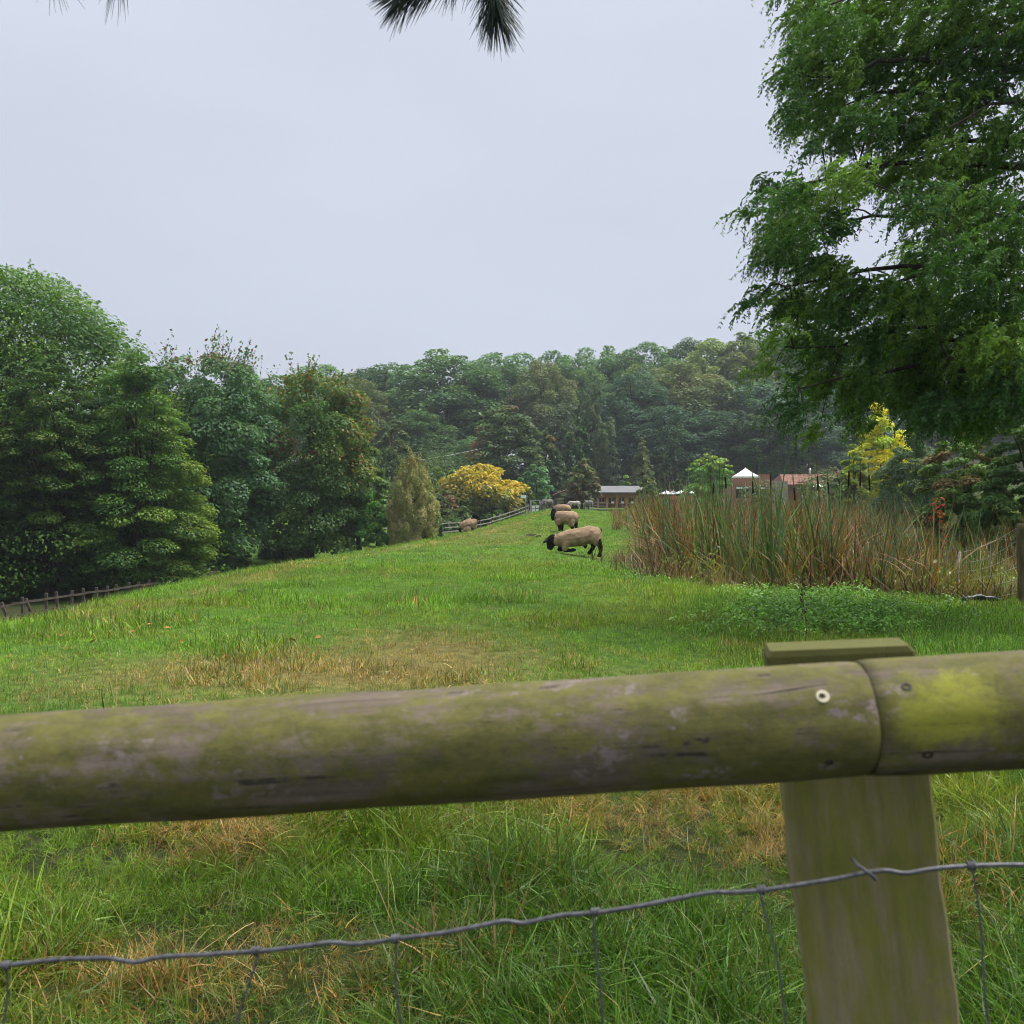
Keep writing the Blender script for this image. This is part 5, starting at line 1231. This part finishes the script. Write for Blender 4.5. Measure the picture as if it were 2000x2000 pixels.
def build_restaurant():
    Y = 122; xa = P(1432, 940, Y).x; xb = P(1503, 940, Y).x; zt = P(1432, 927, Y).z
    zg = Hf((xa+xb)/2, Y) - 0.3; root = empty('brick_restaurant', (xa, Y, zg)); tag(root, 'red brick building with a tiled roof and timber gable porch behind the reed bed', 'building')
    W = xb - xa; h = zt - zg
    def wall(nm, x0, x1, z0, z1, y=0, d=0.3, m='brick'):
        mb = MB(); mb.box(((x0+x1)/2, y + d/2, (z0+z1)/2), (x1-x0, d, z1-z0)); return mb.build(nm, M[m], root)
    wz0, wz1 = h - 2.6, h - 1.35
    wall('wall', 0, W, wz1, h); wall('wall', 0, 0.3, 0, wz1); wall('wall', W-0.32, W, 0, wz1); wall('wall', 1.9, 2.25, 0, wz1)
    wall('wall', 0.3, 1.9, 0, wz0-.2, 0.004); wall('wall', 0, W, 0, h-.05, 7, 0.3); wall('wall', 0, 0.3, 0, h-.02, 0.31, 6.6); wall('wall', W-.3, W, 0, h-.02, 0.31, 6.6)
    wall('flat_roof', 0.31, W-.31, h-.35, h-.2, 0.31, 6.6, 'felt')
    wall('coping', -0.05, W+.05, h, h+0.09, -0.05, 0.4, 'tile')
    for (x0, x1, z0, z1) in ((0.3, 1.9, wz0-.2, wz1), (2.25, W-.32, 0.1, wz1)):
        n = max(2, int((x1-x0)/0.8)); mb = MB(); zc = (z0+z1)/2
        for k in range(n+1): mb.box((x0 + (x1-x0)*k/n*0.98 + .01, 0.12, zc), (0.06, 0.08, z1-z0))
        for zz in (z0+.03, z1-.03, z1-.42): mb.box(((x0+x1)/2, 0.128, zz), (x1-x0, 0.06, 0.06))
        f = mb.build('window', M['frame_dark'], root)
        mb = MB(); mb.box(((x0+x1)/2, 0.16, zc), (x1-x0, 0.02, z1-z0)); mb.build('pane', M['glass'], f)
        mb = MB(); mb.box(((x0+x1)/2, 0.07, z1 - 0.22), (x1-x0-.08, 0.02, 0.26)); mb.build('blind', M['white'], f)
    # long range with tiled roof to the right
    xr0 = P(1528, 940, Y+3).x - xa; xr1 = P(1650, 940, Y+3).x - xa; zr = P(1560, 926, Y+5).z - zg; ze = P(1560, 946, Y+2).z - zg
    mb = MB(); V = [[xr0,2.4,ze],[xr1,2.4,ze],[xr1-.6,6.4,zr],[xr0+.6,6.4,zr],[xr0,10.4,ze],[xr1,10.4,ze]]; V += [[v[0],v[1],v[2]-.14] for v in V]
    mb.add(V, [(0,1,2,3),(3,2,5,4),(0,3,4),(1,5,2),(6,0,4,10),(1,7,11,5),(6,7,1,0),(4,5,11,10),(7,6,10,11)]); mb.build('tiled_roof', M['tile'], root)
    wall('wall', xr0+.3, xr1-.3, 0, ze-.145, 3.0, 6.6)
    wall('link_block', W+.01, xr0+.29, 0, h-.75, 1.6, 4.5, 'old_wood')
    # gabled timber porch
    g0 = P(1568, 940, Y).x - xa; g1 = P(1638, 940, Y).x - xa; gz = P(1600, 929, Y).z - zg; gy = P(1600, 943, Y).z - zg; gm = (g0+g1)/2
    mb = MB(); V = []
    for y in (-1.0, 2.6): V += [[g0,y,gy],[gm,y,gz],[g1,y,gy],[g0,y,gy+.14],[gm,y,gz+.16],[g1,y,gy+.14]]
    mb.add(V, [(3,4,10,9),(4,5,11,10),(0,6,7,1),(1,7,8,2),(0,1,4,3),(1,2,5,4),(6,9,10,7),(7,10,11,8),(0,3,9,6),(2,8,11,5)]); mb.build('porch_roof', M['tile'], root)
    for x in (g0+.35, gm-.1, g1-.35):
        mb = MB(); mb.box((x, -0.7, (gy-.05)/2), (0.2, 0.2, gy-.05 if x != gm-.1 else gy - .05)); mb.build('porch_post', M['cedar'], root)
    mb = MB(); mb.bar((g0+.1, -0.75, gy-.02), (g1-.1, -0.75, gy-.02), 0.14, 0.18); mb.build('tie_beam', M['cedar'], root)
    for a, c in (((g0+.2,-.75,gy+.03),(gm,-.75,gz-.09)), ((g1-.2,-.75,gy+.03),(gm,-.75,gz-.09))):
        mb = MB(); mb.bar(a, c, 0.1, 0.14); mb.build('rafter', M['cedar'], root)
    cx = P(1640, 920, Y+6).x - xa
    mb = MB(); mb.box((cx, 6.4, zr-.1), (0.9, 0.7, 1.3)); mb.build('chimney', M['brick'], root)
    fx = P(1582, 920, Y+6).x - xa
    mb = MB(); mb.tube([[fx, 6.0, zr-.4],[fx, 6.0, zr+0.75]], 0.11, 10); mb.build('flue', M['grey_metal'], root, smooth=True)
build_restaurant()

def parasol(label, u, vtop, vedge, hw, Y, group=None, sides=4, rot=0.0):
    t = P(u, vtop, Y); ez = P(u, vedge, Y).z; R_ = hw*Y/2000*1.15; z = Hf(t.x, Y); root = empty('parasol', (t.x, Y, z), rot)
    tag(root, label, 'parasol', group); h = t.z - z; eh = ez - z
    n = sides*4; V = [[0, 0, h]]; F = []
    rings = [(0.5, 0.46), (0.97, 0.02), (1.0, 0.0), (1.0, -0.16)]
    for (q, k) in rings:
        for j in range(n):
            a = 2*math.pi*j/n; s = math.cos(math.pi/sides)/math.cos((a % (2*math.pi/sides)) - math.pi/sides) if sides < 8 else 1
            zz = eh + (h-eh)*k*(1 if j % 4 == 0 else .95) if k >= 0 else eh + k*min(1.0, h-eh)
            V.append([q*R_*s*math.cos(a), q*R_*s*math.sin(a), zz])
    for j in range(n): F.append((0, 1+j, 1+(j+1) % n))
    for l in range(len(rings)-1):
        for j in range(n): F.append((1+l*n+j, 1+(l+1)*n+j, 1+(l+1)*n+(j+1) % n, 1+l*n+(j+1) % n))
    mb = MB(); mb.add(V, F); mb.build('canopy', M['canvas'], root)
    mb = MB(); mb.tube([[0,0,-.05],[0,0,h-.05]], 0.04, 8); mb.build('pole', M['grey_metal'], root, smooth=True)
    mb = MB(); mb.tube([[0,0,h-.03],[0,0,h+.08]], [0.05, 0.02], 8); mb.build('finial', M['white'], root)
    mb = MB(); mb.box((0,0,0.05), (0.6,0.6,0.12)); mb.build('base', M['felt'], root)
for (u, vt, ve, hw, Y, l) in [(1302,958,964.5,15,108,'white parasol at the left end of the terrace row, left of the reeds'),(1315,957.5,964,14,112,'white parasol second from the left end of the terrace row'),
        (1330,957.5,963.5,13,109,'white parasol in the middle of the terrace row before the clipped shrub'),(1347,956.5,963,14,108,'white parasol right of the middle in the terrace row, under the lime shrub'),(1381,955.5,960.5,13,110,'separate white parasol at the foot of the tiered lime tree'),
        (1629,943,948,14,119,'white parasol at the right end of the brick building by the porch'),(1597,944,950,11,118.5,'white parasol under the timber gable of the brick building')]:
    parasol(l, u, vt, ve, hw, Y, 'white parasols on the terrace', rot=0.3)
parasol('large white square parasol standing in front of the red brick wall', 1456, 914, 930.5, 31, 119, rot=0.6)
def build_terrace_wall():
    a = P(1308, 975, 106); b_ = P(1352, 975, 106.5); z = Hf(a.x, 106)
    root = empty('terrace_wall', (a.x, 106, z)); tag(root, 'low brown timber terrace wall under the left parasols', 'wall')
    top = P(1330, 968, 106).z - z; W = b_.x - a.x
    for k in range(4):
        mb = MB(); mb.box((W/2, 0, (k+.5)*top/4), (W, 0.1, top/4 - 0.03)); mb.build('board', M['cedar'] if k == 3 else M['brown_board'], root)
    for x in (0, W/2, W):
        mb = MB(); mb.box((x, 0.11, top/2), (0.12, 0.1, top)); mb.build('post', M['brown_board'], root)
build_terrace_wall()
def build_cable():
    a = np.array(P(775, 904, 118)); c = np.array(P(975, 867, 131.5)); t = np.linspace(0, 1, 20)[:, None]
    p = a*(1-t) + c*t; p[:, 2] -= 0.25*np.sin(np.pi*t[:, 0]); root = empty('overhead_cable', a); tag(root, 'thin pale overhead cable slung across the dark trees above the yellow tree', 'cable')
    mb = MB(); mb.tube(p - a, 0.015, 5); mb.build('cable', M['grey_metal'], root)
    for q, nm in ((a, 'pole'), (c, 'pole')):
        z = Hf(q[0], q[1]); mb = MB(); mb.tube([np.array([q[0], q[1]+.12, z-.3]) - a, np.array([q[0], q[1]+.12, q[2]+.25]) - a], 0.10, 7); mb.build(nm, M['dark_wood'], root, smooth=True)
build_cable()

# ------------------------------------------------------------------ round post and slack wire at the pond
def build_round_post():
    Y = 12.9; q = P(2001, 1185, Y); z = Hf(q.x, Y); top = P(2001, 1023, Y).z
    root = empty('wire_fence', (q.x, Y, z)); tag(root, 'round timber post with slack wires at the right edge beside the pond reeds', 'fence')
    h = top - z; t = np.linspace(0, 1, 14)
    path = np.stack([0.012*np.sin(t*5), 0*t, -0.25 + (h+.25)*t], 1)
    mb = MB(); mb.tube(path, np.append(0.092 + 0.003*np.sin(t[:-1]*21), 0.084), 16)
    mb.build('post', plain('round_post_wood', (0.13, 0.105, 0.055), 0.85, 0.2, 0.45, 7, 0.006, stretch=(2, 2, 0.35)), root, smooth=True)
    r = rng(5); end = P(1868, 1090, 17.5)
    e = np.array([end.x - q.x, 17.5 - Y, Hf(end.x, 17.5) - z])
    mb = MB(); mb.tube([e + [0, 0, -.3], e + [0.02, 0, 0.5], e + [0.06, 0, 0.95]], 0.02, 7); mb.build('thin_post', M['old_wood'], root, smooth=True)
    for k in range(6):
        za = 0.16 + k*0.165; s = np.linspace(0, 1, 16)[:, None]
        p = np.array([-.092, 0, za])*(1-s) + (e + np.array([0.02, -.03, za*0.95 - 0.02]))*s
        p[:, 2] -= (0.06 + 0.03*r.normal())*np.sin(np.pi*s[:, 0])
        mb = MB(); mb.tube(p, 0.003, 4, cap=False); mb.build('wire', M['grey_metal'], root)
    for k in range(9):
        s = (k+.6)/9.5; p = np.array([-.092, 0, 0])*(1-s) + (e*[1, 1, 0.9])*s
        mb = MB(); mb.tube([p + [0, 0, .12], p + [0.01, 0, .5], p + [0.005, 0, .92]], 0.002, 4, cap=False); mb.build('stay_wire', M['grey_metal'], root)
    # other right-hand wire out of frame to the next post
    q2 = P(1918, 1178, 13.0); z2 = Hf(q2.x, 13.0)
    pr_ = empty('plastic_pipe', (q2.x, 13.0, z2 + 0.06), 0.25); tag(pr_, 'crumpled piece of black plastic pipe on the dead reeds left of the round post', 'pipe')
    mb = MB(); t = np.linspace(0, 1, 10)[:, None]
    mb.tube(np.hstack([-0.24 + 0.5*t, 0.03*np.sin(t*6), 0.03*np.sin(t*4)]), 0.036 + 0.012*np.sin(np.arange(10)*2.1), 10); mb.build('pipe', M['black_plastic'], pr_, smooth=True)
    mb = MB(); mb.tube([[-.24, 0, 0], [-.27, 0, 0.0], [-.275, 0.0, 0]], [0.043, 0.05, 0.03], 10); mb.build('collar', M['black_plastic'], pr_, smooth=True)
build_round_post()

# ------------------------------------------------------------------ animals
FLEECE = (0.31, 0.215, 0.138); BLK = (0.013, 0.012, 0.012)
def animal(name, label, cat, group, loc, rz, chains, voxel, ears=(), scale=1.0, smooth=5):
    import bmesh
    root = empty(name, loc, rz); tag(root, label, cat, group)
    bm = bmesh.new(); S = []
    for pts, col in chains:
        pts = [np.array(tuple(p) + ((1.0,) if len(p) == 4 else ()), float) for p in pts]
        for i in range(len(pts)):
            if i == len(pts) - 1: S.append((pts[i], col)); break
            L = np.linalg.norm(pts[i+1][:3] - pts[i][:3]); n = max(1, int(L/(0.25*min(pts[i][3], pts[i+1][3]) + 1e-6)))
            for k in range(n): S.append((pts[i] + (pts[i+1]-pts[i])*k/n, col))
    for s, col in S:
        sx = s[4]
        bmesh.ops.create_icosphere(bm, subdivisions=2, radius=s[3], matrix=Matrix.Translation(s[:3]) @ Matrix.Diagonal((1, sx, 1, 1)))
    me0 = bpy.data.meshes.new('tmp'); bm.to_mesh(me0); bm.free()
    t = bpy.data.objects.new('tmp', me0); COL.objects.link(t)
    m1 = t.modifiers.new('r', 'REMESH'); m1.mode = 'VOXEL'; m1.voxel_size = voxel
    m2 = t.modifiers.new('s', 'SMOOTH'); m2.factor = 0.5; m2.iterations = smooth
    dg = bpy.context.evaluated_depsgraph_get(); me = bpy.data.meshes.new_from_object(t.evaluated_get(dg))
    bpy.data.objects.remove(t); bpy.data.meshes.remove(me0)
    me.name = 'body'; n = len(me.vertices); nv = np.empty(n*3, np.float32); me.vertices.foreach_get('normal', nv); nv = nv.reshape(-1, 3)
    co = np.empty(n*3, np.float32); me.vertices.foreach_get('co', co); co = co.reshape(-1, 3)
    P_ = np.array([s[0][:3] for s in S]); R_ = np.array([s[0][3] for s in S]); C_ = np.array([s[1] for s in S])
    d = np.linalg.norm(co[:, None, :] - P_[None], axis=2) - R_[None]
    soft = (C_[d.argmin(1)].sum(1) > 0.2)[:, None]
    rel = (fbm(co[:, 0]*16 + co[:, 1]*9, co[:, 2]*16 - co[:, 1]*7, 4, 3) - 0.5)[:, None]*0.016
    me.vertices.foreach_set('co', (co + nv*rel*soft).astype(np.float32).reshape(-1))
    c = np.ones((n, 4), np.float32); c[:, :3] = C_[d.argmin(1)]*(0.72 + 0.56*fbm(co[:, 0]*4 + 3, co[:, 2]*5 + co[:, 1]*3, 8, 3))[:, None]
    for a in list(me.color_attributes): me.color_attributes.remove(a)
    a = me.attributes.new('pelt', 'FLOAT_COLOR', 'POINT'); a.data.foreach_set('color', c.reshape(-1))
    me.materials.clear(); me.materials.append(M['pelt']); me.shade_smooth()
    o = link('body', me, None, root); o.scale = (scale,)*3
    # ears: thin curved leaves of skin; eyes: small glossy beads
    for kind, spec, col in ears:
        mb = MB()
        if kind == 'ear':
            p0, p1, wd, up = [np.array(q, float) if i != 2 else q for i, q in enumerate(spec)]
            ax = (p1 - p0); L = np.linalg.norm(ax); ax /= L; sv = unit(np.cross(ax, up)); nv = np.cross(sv, ax)
            V = []; prof = [(0, .45), (.3, 1.0), (.6, .9), (.85, .5), (1, .06)]
            for (q, k) in prof:
                ctr = p0 + ax*L*q
                for (i, j) in ((-1, 0.25), (0, -0.18), (1, 0.25), (0, 0.12)): V.append(ctr + sv*i*wd*k/2 + nv*j*wd*k*0.6)
            F = [(l*4+j, l*4+(j+1) % 4, l*4+4+(j+1) % 4, l*4+4+j) for l in range(4) for j in range(4)] + [(0,3,2,1),(16,17,18,19)]
            mb.add(V, F); e_ = mb.build('ear', M[col], root, smooth=True)
        elif kind == 'eye':
            th = np.linspace(0, np.pi, 6); q = np.array(spec[0]); mb.tube(np.stack([q[0]+0*th, q[1] - spec[1]*np.cos(th), q[2]+0*th], 1), spec[1]*np.sin(th)+.0004, 8); e_ = mb.build('eye', M[col], root, smooth=True)
        else:
            mb.tube(np.array(spec[0]), spec[1], 7); e_ = mb.build('tail', M[col], root, smooth=True)
        e_.scale = (scale,)*3
    return root
M['black_skin'] = plain('black_skin', (0.012, 0.011, 0.011), 0.7, 0.3, 0.2, 30)
M['fleece'] = plain('fleece', FLEECE, 0.95, 0.1, 0.15, 12, 0.01)
M['grey_skin'] = plain('grey_hide', (0.13, 0.12, 0.11), 0.9, 0.1, 0.2, 12)
M['pale_skin'] = plain('pale_hide', (0.38, 0.35, 0.32), 0.9, 0.1, 0.2, 12)
M['dark_skin'] = plain('dark_hide', (0.045, 0.036, 0.03), 0.9, 0.1, 0.2, 12)
M['eye'] = plain('dark_eye', (0.01, 0.008, 0.006), 0.1, 0.6, 0.1, 30)

def tr(cx, cy, x0, y0, s): return (cx - x0)*s, (y0 - cy)*s
# ram kneeling to graze (nearest)
Y1 = 25.2; s1 = Y1/2000/11.36; x0, y0 = 1000, 1310
def b1(cx, cy, r, y=0.0, w=1.0): x, z = tr(cx, cy, x0, y0, s1); r = r*1.22 if r < 70 else r; return (x, y, z, r*s1, w)
ram1 = [([b1(640,1085,118), b1(760,1065,165), b1(900,1040,196,0,1.06), b1(1060,1020,206,0,1.14), b1(1220,1000,212,0,1.16), b1(1380,945,196,0,1.1), b1(1500,915,140,0,1.05), b1(1560,915,90)], FLEECE),
        ([b1(585,1060,95), b1(690,1075,140)], FLEECE),
        ([b1(870,1110,120,-.10), b1(835,1190,75,-.13), b1(825,1260,58,-.13)], FLEECE), ([b1(850,1110,110,.10), b1(770,1200,62,.13)], FLEECE),
        ([b1(1480,1000,150,-.09), b1(1500,1080,105,-.13), b1(1500,1130,70,-.14)], FLEECE), ([b1(1450,1000,140,.10), b1(1440,1120,80,.13)], FLEECE),
        ([b1(825,1265,50,-.13), b1(830,1298,40,-.13), b1(930,1300,32,-.13), b1(1010,1290,36,-.13), b1(1040,1288,30,-.13)], BLK),
        ([b1(750,1220,50,.13), b1(715,1290,42,.13), b1(800,1300,30,.13), b1(870,1300,30,.13)], BLK),
        ([b1(1560,1090,62,-.14), b1(1595,1170,50,-.14), b1(1612,1250,40,-.14), b1(1608,1340,34,-.14), b1(1600,1400,42,-.14), b1(1575,1412,38,-.14)], BLK),
        ([b1(1470,1130,66,.12), b1(1478,1190,50,.12), b1(1462,1260,40,.12), b1(1415,1330,34,.12), b1(1390,1362,40,.12), b1(1375,1368,34,.12)], BLK),
        ([b1(560,1050,108), b1(530,1085,112), b1(520,1150,104), b1(512,1205,86), b1(505,1235,72)], BLK),
        ([b1(1595,860,40), b1(1600,900,34), b1(1570,1000,38), b1(1550,1060,40)], BLK),
        ([b1(1285,1215,34), b1(1290,1250,18)], BLK)]
q = P(1030+1000/11.36, 960+1310/11.36, Y1)
animal('sheep', 'shorn tan black-headed ram kneeling on its front legs to graze, nearest of the flock', 'sheep', None, (q.x, Y1, q.z), 0, ram1, 0.015,
       [('ear', ((*[b1(455,1065,0)[k] for k in (0,)], -.06, b1(455,1065,0)[2]), (b1(330,1145,0)[0], -.10, b1(330,1145,0)[2]), 0.075, (0,-1,.3)), 'black_skin'), ('ear', ((b1(470,1050,0)[0], .08, b1(470,1050,0)[2]), (b1(420,1100,0)[0], .22, b1(420,1100,0)[2]), 0.075, (0,1,.3)), 'black_skin'),
        ('tail', ([[b1(1610,850,0)[0],0,b1(1610,850,0)[2]],[b1(1642,870,0)[0],0,b1(1642,870,0)[2]],[b1(1634,905,0)[0],0,b1(1634,905,0)[2]]], [0.03,0.034,0.016]), 'black_skin'), ('eye', ((b1(500,1110,0)[0], -.10, b1(500,1110,0)[2]), .014), 'eye')])
# standing ram, head turned to the camera
Y2 = 38.5; s2 = Y2/2000/11.36
def b2(cx, cy, r, y=0.0, w=1.0): x, z = tr(cx, cy, 880, 885, s2); r = r*1.2 if r < 70 else r; return (x, y, z, r*s2, w)
ram2 = [([b2(650,560,105,0), b2(700,565,135), b2(800,570,148,0,1.1), b2(900,585,158,0,1.2), b2(985,580,150,.05,1.2), b2(1040,560,110,.08)], FLEECE),
        ([b2(690,640,90,-.1), b2(675,700,52,-.13)], FLEECE), ([b2(760,650,80,.12), b2(770,710,46,.14)], FLEECE),
        ([b2(960,650,100,-.12), b2(965,720,62,-.15)], FLEECE), ([b2(1040,640,80,.15), b2(1060,690,50,.18)], FLEECE),
        ([b2(690,720,36,-.13), b2(712,800,28,-.13), b2(715,870,25,-.13), b2(708,885,28,-.13)], BLK), ([b2(772,725,34,.14), b2(778,800,27,.14), b2(775,850,25,.14)], BLK),
        ([b2(975,745,46,-.15), b2(1000,800,32,-.15), b2(1000,860,26,-.15)], BLK), ([b2(1075,700,46,.18), b2(1090,770,32,.18), b2(1085,850,26,.18)], BLK),
        ([b2(598,455,46,-.02), b2(585,430,46,-.04), b2(560,490,44,-.10), b2(555,560,36,-.14), b2(562,615,27,-.16)], BLK),
        ([b2(1085,520,34,.06), b2(1090,600,34,.08), b2(1085,680,34,.1)], BLK), ([b2(625,520,58,0), b2(640,470,40,0)], FLEECE)]
q = P(1030+880/11.36, 960+885/11.36, Y2)
animal('sheep', 'shorn tan ram standing broadside behind the kneeling one, black face turned this way', 'sheep', None, (q.x, Y2, q.z), 0, ram2, 0.018,
       [('ear', ((b2(600,420,0)[0], 0, b2(600,420,0)[2]), (b2(655,388,0)[0], .12, b2(655,388,0)[2]), .09, (0,0,1)), 'black_skin'), ('ear', ((b2(540,500,0)[0], -.1, b2(540,500,0)[2]), (b2(455,545,0)[0], -.16, b2(455,545,0)[2]), .085, (0,0,1)), 'black_skin'), ('eye', ((b2(528,500,0)[0], -.16, b2(528,500,0)[2]), .016), 'eye')])
# ram seen from behind, only its rounded rump above the standing one
Y3 = 52; s3 = Y3/2000/11.36; q = P(1030+765/11.36, 960+415/11.36, Y3); z3 = Hf(q.x, Y3)
top3 = P(1030+765/11.36, 960+275/11.36, Y3).z - z3
def st(hh, col=FLEECE, blk=BLK):
    k = hh/0.80
    L = lambda *p: tuple(v*k for v in p[:4]) + tuple(p[4:])
    return [([L(-.48,0,.56,.17), L(-.30,0,.57,.21), L(-.05,0,.56,.225,1.1), L(.2,0,.57,.225,1.15), L(.42,0,.58,.20,1.1), L(.52,0,.58,.15)], col), ([L(-.48,0,.58,.15), L(-.62,0,.60,.11)], col)] + \
        [([L(x,y,.42,.10), L(x+o,y,.30,.06)], col) for x, y, o in ((-.34,-.12,0),(-.34,.12,0),(.42,-.13,.03),(.42,.13,.03))] + \
        [([L(x,y,.30,.05), L(x+o,y,.18,.038), L(x+o*.4,y,.05,.032), L(x+o*.4-.02,y,.02,.038)], blk) for x, y, o in ((-.34,-.12,0),(-.34,.12,0),(.44,-.13,.06),(.44,.13,.06))] + \
        [([L(-.66,0,.60,.10), L(-.76,0,.48,.085), L(-.83,0,.36,.06), L(-.86,0,.30,.05)], blk)]
animal('sheep', 'shorn tan ram facing away, only its rounded back showing above the standing one', 'sheep', None, (q.x, Y3, z3), R(-62), st(max(0.72, min(top3, 0.95))), 0.024)
# ram lying on the slope, facing right
Y4 = hit(840+600/8.05, 940+800/8.05, 48, 72).y; s4 = 1.12*Y4/2000/8.05
def b4(cx, cy, r, y=0.0, w=1.0): x, z = tr(cx, cy, 600, 800, s4); return (x, y, z, r*s4, w)
ram4 = [([b4(500,740,30), b4(530,725,58,0,1.5), b4(570,710,72,0,1.7), b4(630,690,78,0,1.7), b4(670,670,62,0,1.4), b4(690,650,46)], FLEECE), ([b4(600,760,45,-.3), b4(560,775,30,-.32)], FLEECE), ([b4(660,740,50,0,1.3), b4(690,735,34)], FLEECE),
        ([b4(684,630,42), b4(694,580,40), b4(716,590,36), b4(746,618,29), b4(760,632,21)], BLK), ([b4(650,780,20,-.2), b4(720,790,16,-.2)], BLK), ([b4(480,775,18,-.1), b4(490,795,20,-.12)], BLK)]
q = P(840+600/8.05, 940+786/8.05, Y4)
animal('sheep', 'shorn tan ram lying on the far slope with its black head raised to the right', 'sheep', None, (q.x, Y4, q.z), 0, ram4, 0.022,
       [('ear', ((b4(665,600,0)[0], -.1, b4(665,600,0)[2]), (b4(640,632,0)[0], -.24, b4(640,632,0)[2]), .10, (0,-1,.2)), 'black_skin'), ('ear', ((b4(735,620,0)[0], .02, b4(735,620,0)[2]), (b4(780,650,0)[0], .05, b4(780,650,0)[2]), .07, (0,0,1)), 'black_skin')])

def donkey(col, belly, hh=1.1, graze=True):
    k = hh/1.1; L = lambda *p: tuple(v*k for v in p[:4]) + tuple(p[4:])
    ch = [([L(.46,0,.83,.20), L(.25,0,.82,.22,1.05), L(0,0,.78,.235,1.15), L(-.28,0,.82,.235,1.1), L(-.46,0,.84,.19,1.05), L(-.55,0,.82,.13)], col), ([L(.0,0,.66,.17,1.2)], belly)]
    for x, y, hind in ((.42,-.14,0),(.42,.14,0),(-.44,-.14,1),(-.44,.14,1)):
        if hind: ch.append(([L(x,y,.70,.14), L(x+.06,y,.52,.09), L(x-.09,y,.36,.055)], col)); ch.append(([L(x-.09,y,.36,.05), L(x-.05,y,.10,.042), L(x-.03,y,.04,.052)], belly))
        else: ch.append(([L(x,y,.66,.11), L(x,y,.42,.06)], col)); ch.append(([L(x,y,.40,.05), L(x,y,.10,.04), L(x+.02,y,.04,.052)], belly))
    if graze: ch += [([L(.50,0,.88,.17), L(.72,0,.64,.13), L(.86,0,.44,.115)], col), ([L(.88,0,.42,.11), L(.93,0,.27,.09), L(.95,0,.14,.07)], col), ([L(.95,0,.12,.068), L(.955,0,.07,.06)], belly)]
    else: ch += [([L(.50,0,.88,.17), L(.70,0,1.02,.12), L(.80,0,1.10,.11)], col), ([L(.82,0,1.12,.11), L(.98,0,1.0,.09), L(1.08,0,.93,.07)], col)]
    return ch
GREY = (0.15,0.135,0.125); PALE = (0.40,0.36,0.33); DARK = (0.04,0.032,0.028); LG = (0.24,0.225,0.215); WHT = (0.45,0.42,0.38)
def dears(k, graze, m):
    if graze: return [('ear', ((.86*k,-.06*k,.55*k), (.80*k,-.20*k,.78*k), .09*k, (1,0,.2)), m), ('ear', ((.86*k,.06*k,.55*k), (.80*k,.20*k,.78*k), .09*k, (1,0,.2)), m), ('tail', ([[-.60*k,0,.88*k],[-.67*k,0,.70*k],[-.66*k,0,.42*k]], [.03*k,.025*k,.035*k]), m)]
    return [('ear', ((.78*k,-.06*k,1.2*k), (.72*k,-.14*k,1.45*k), .09*k, (1,0,.2)), m), ('ear', ((.78*k,.06*k,1.2*k), (.72*k,.14*k,1.45*k), .09*k, (1,0,.2)), m), ('tail', ([[-.60*k,0,.88*k],[-.67*k,0,.70*k],[-.66*k,0,.42*k]], [.03*k,.025*k,.035*k]), m)]
for (u, vtop, vfoot, Y, rz, cols, gz, mk, lab) in [
    (1069, 973.5, 1003, 84, R(225), (GREY, LG), True, 'grey_skin', 'dark grey donkey grazing with its head down towards the camera beside the gate'),
    (1122, 978, 998, 96, R(186), (PALE, WHT), True, 'pale_skin', 'pale pinkish-grey donkey grazing side-on beyond the sheep, left of the dark one'),
    (1138, 974.5, 997, 100, R(200), (DARK, DARK), False, 'dark_skin', 'dark brown donkey standing behind the two pale ones'),
    (1150, 976.5, 1001, 90, R(118), (LG, WHT), True, 'pale_skin', 'light grey donkey turned away with pale legs, furthest right of the group')]:
    t = P(u, vtop, Y); z = Hf(t.x, Y); zf = P(u, vfoot, Y).z; hh = t.z - zf; 
    animal('donkey', lab, 'donkey', None, (t.x, Y, z), rz, donkey(*cols, hh=float(np.clip(t.z - z, 0.95, 1.4)), graze=gz), 0.03, dears(float(np.clip(t.z - z, 0.95, 1.4))/1.1, gz, mk), smooth=3)

# ------------------------------------------------------------------ thin mist between here and the far wood
def build_haze():
    m = bpy.data.materials.new('haze'); m.use_nodes = True; m.cycles.homogeneous_volume = True; t = m.node_tree; t.nodes.clear()
    out_ = t.nodes.new('ShaderNodeOutputMaterial'); v = t.nodes.new('ShaderNodeVolumePrincipled')
    v.inputs['Color'].default_value = (0.86, 0.91, 1.0, 1); v.inputs['Density'].default_value = HAZE; v.inputs['Anisotropy'].default_value = 0.3
    t.links.new(v.outputs[0], out_.inputs['Volume'])
    mb = MB(); mb.box((0, 310, 31), (1700, 660, 78)); o = mb.build('haze', m); o['kind'] = 'stuff'
HAZE = 0.00036
build_haze()
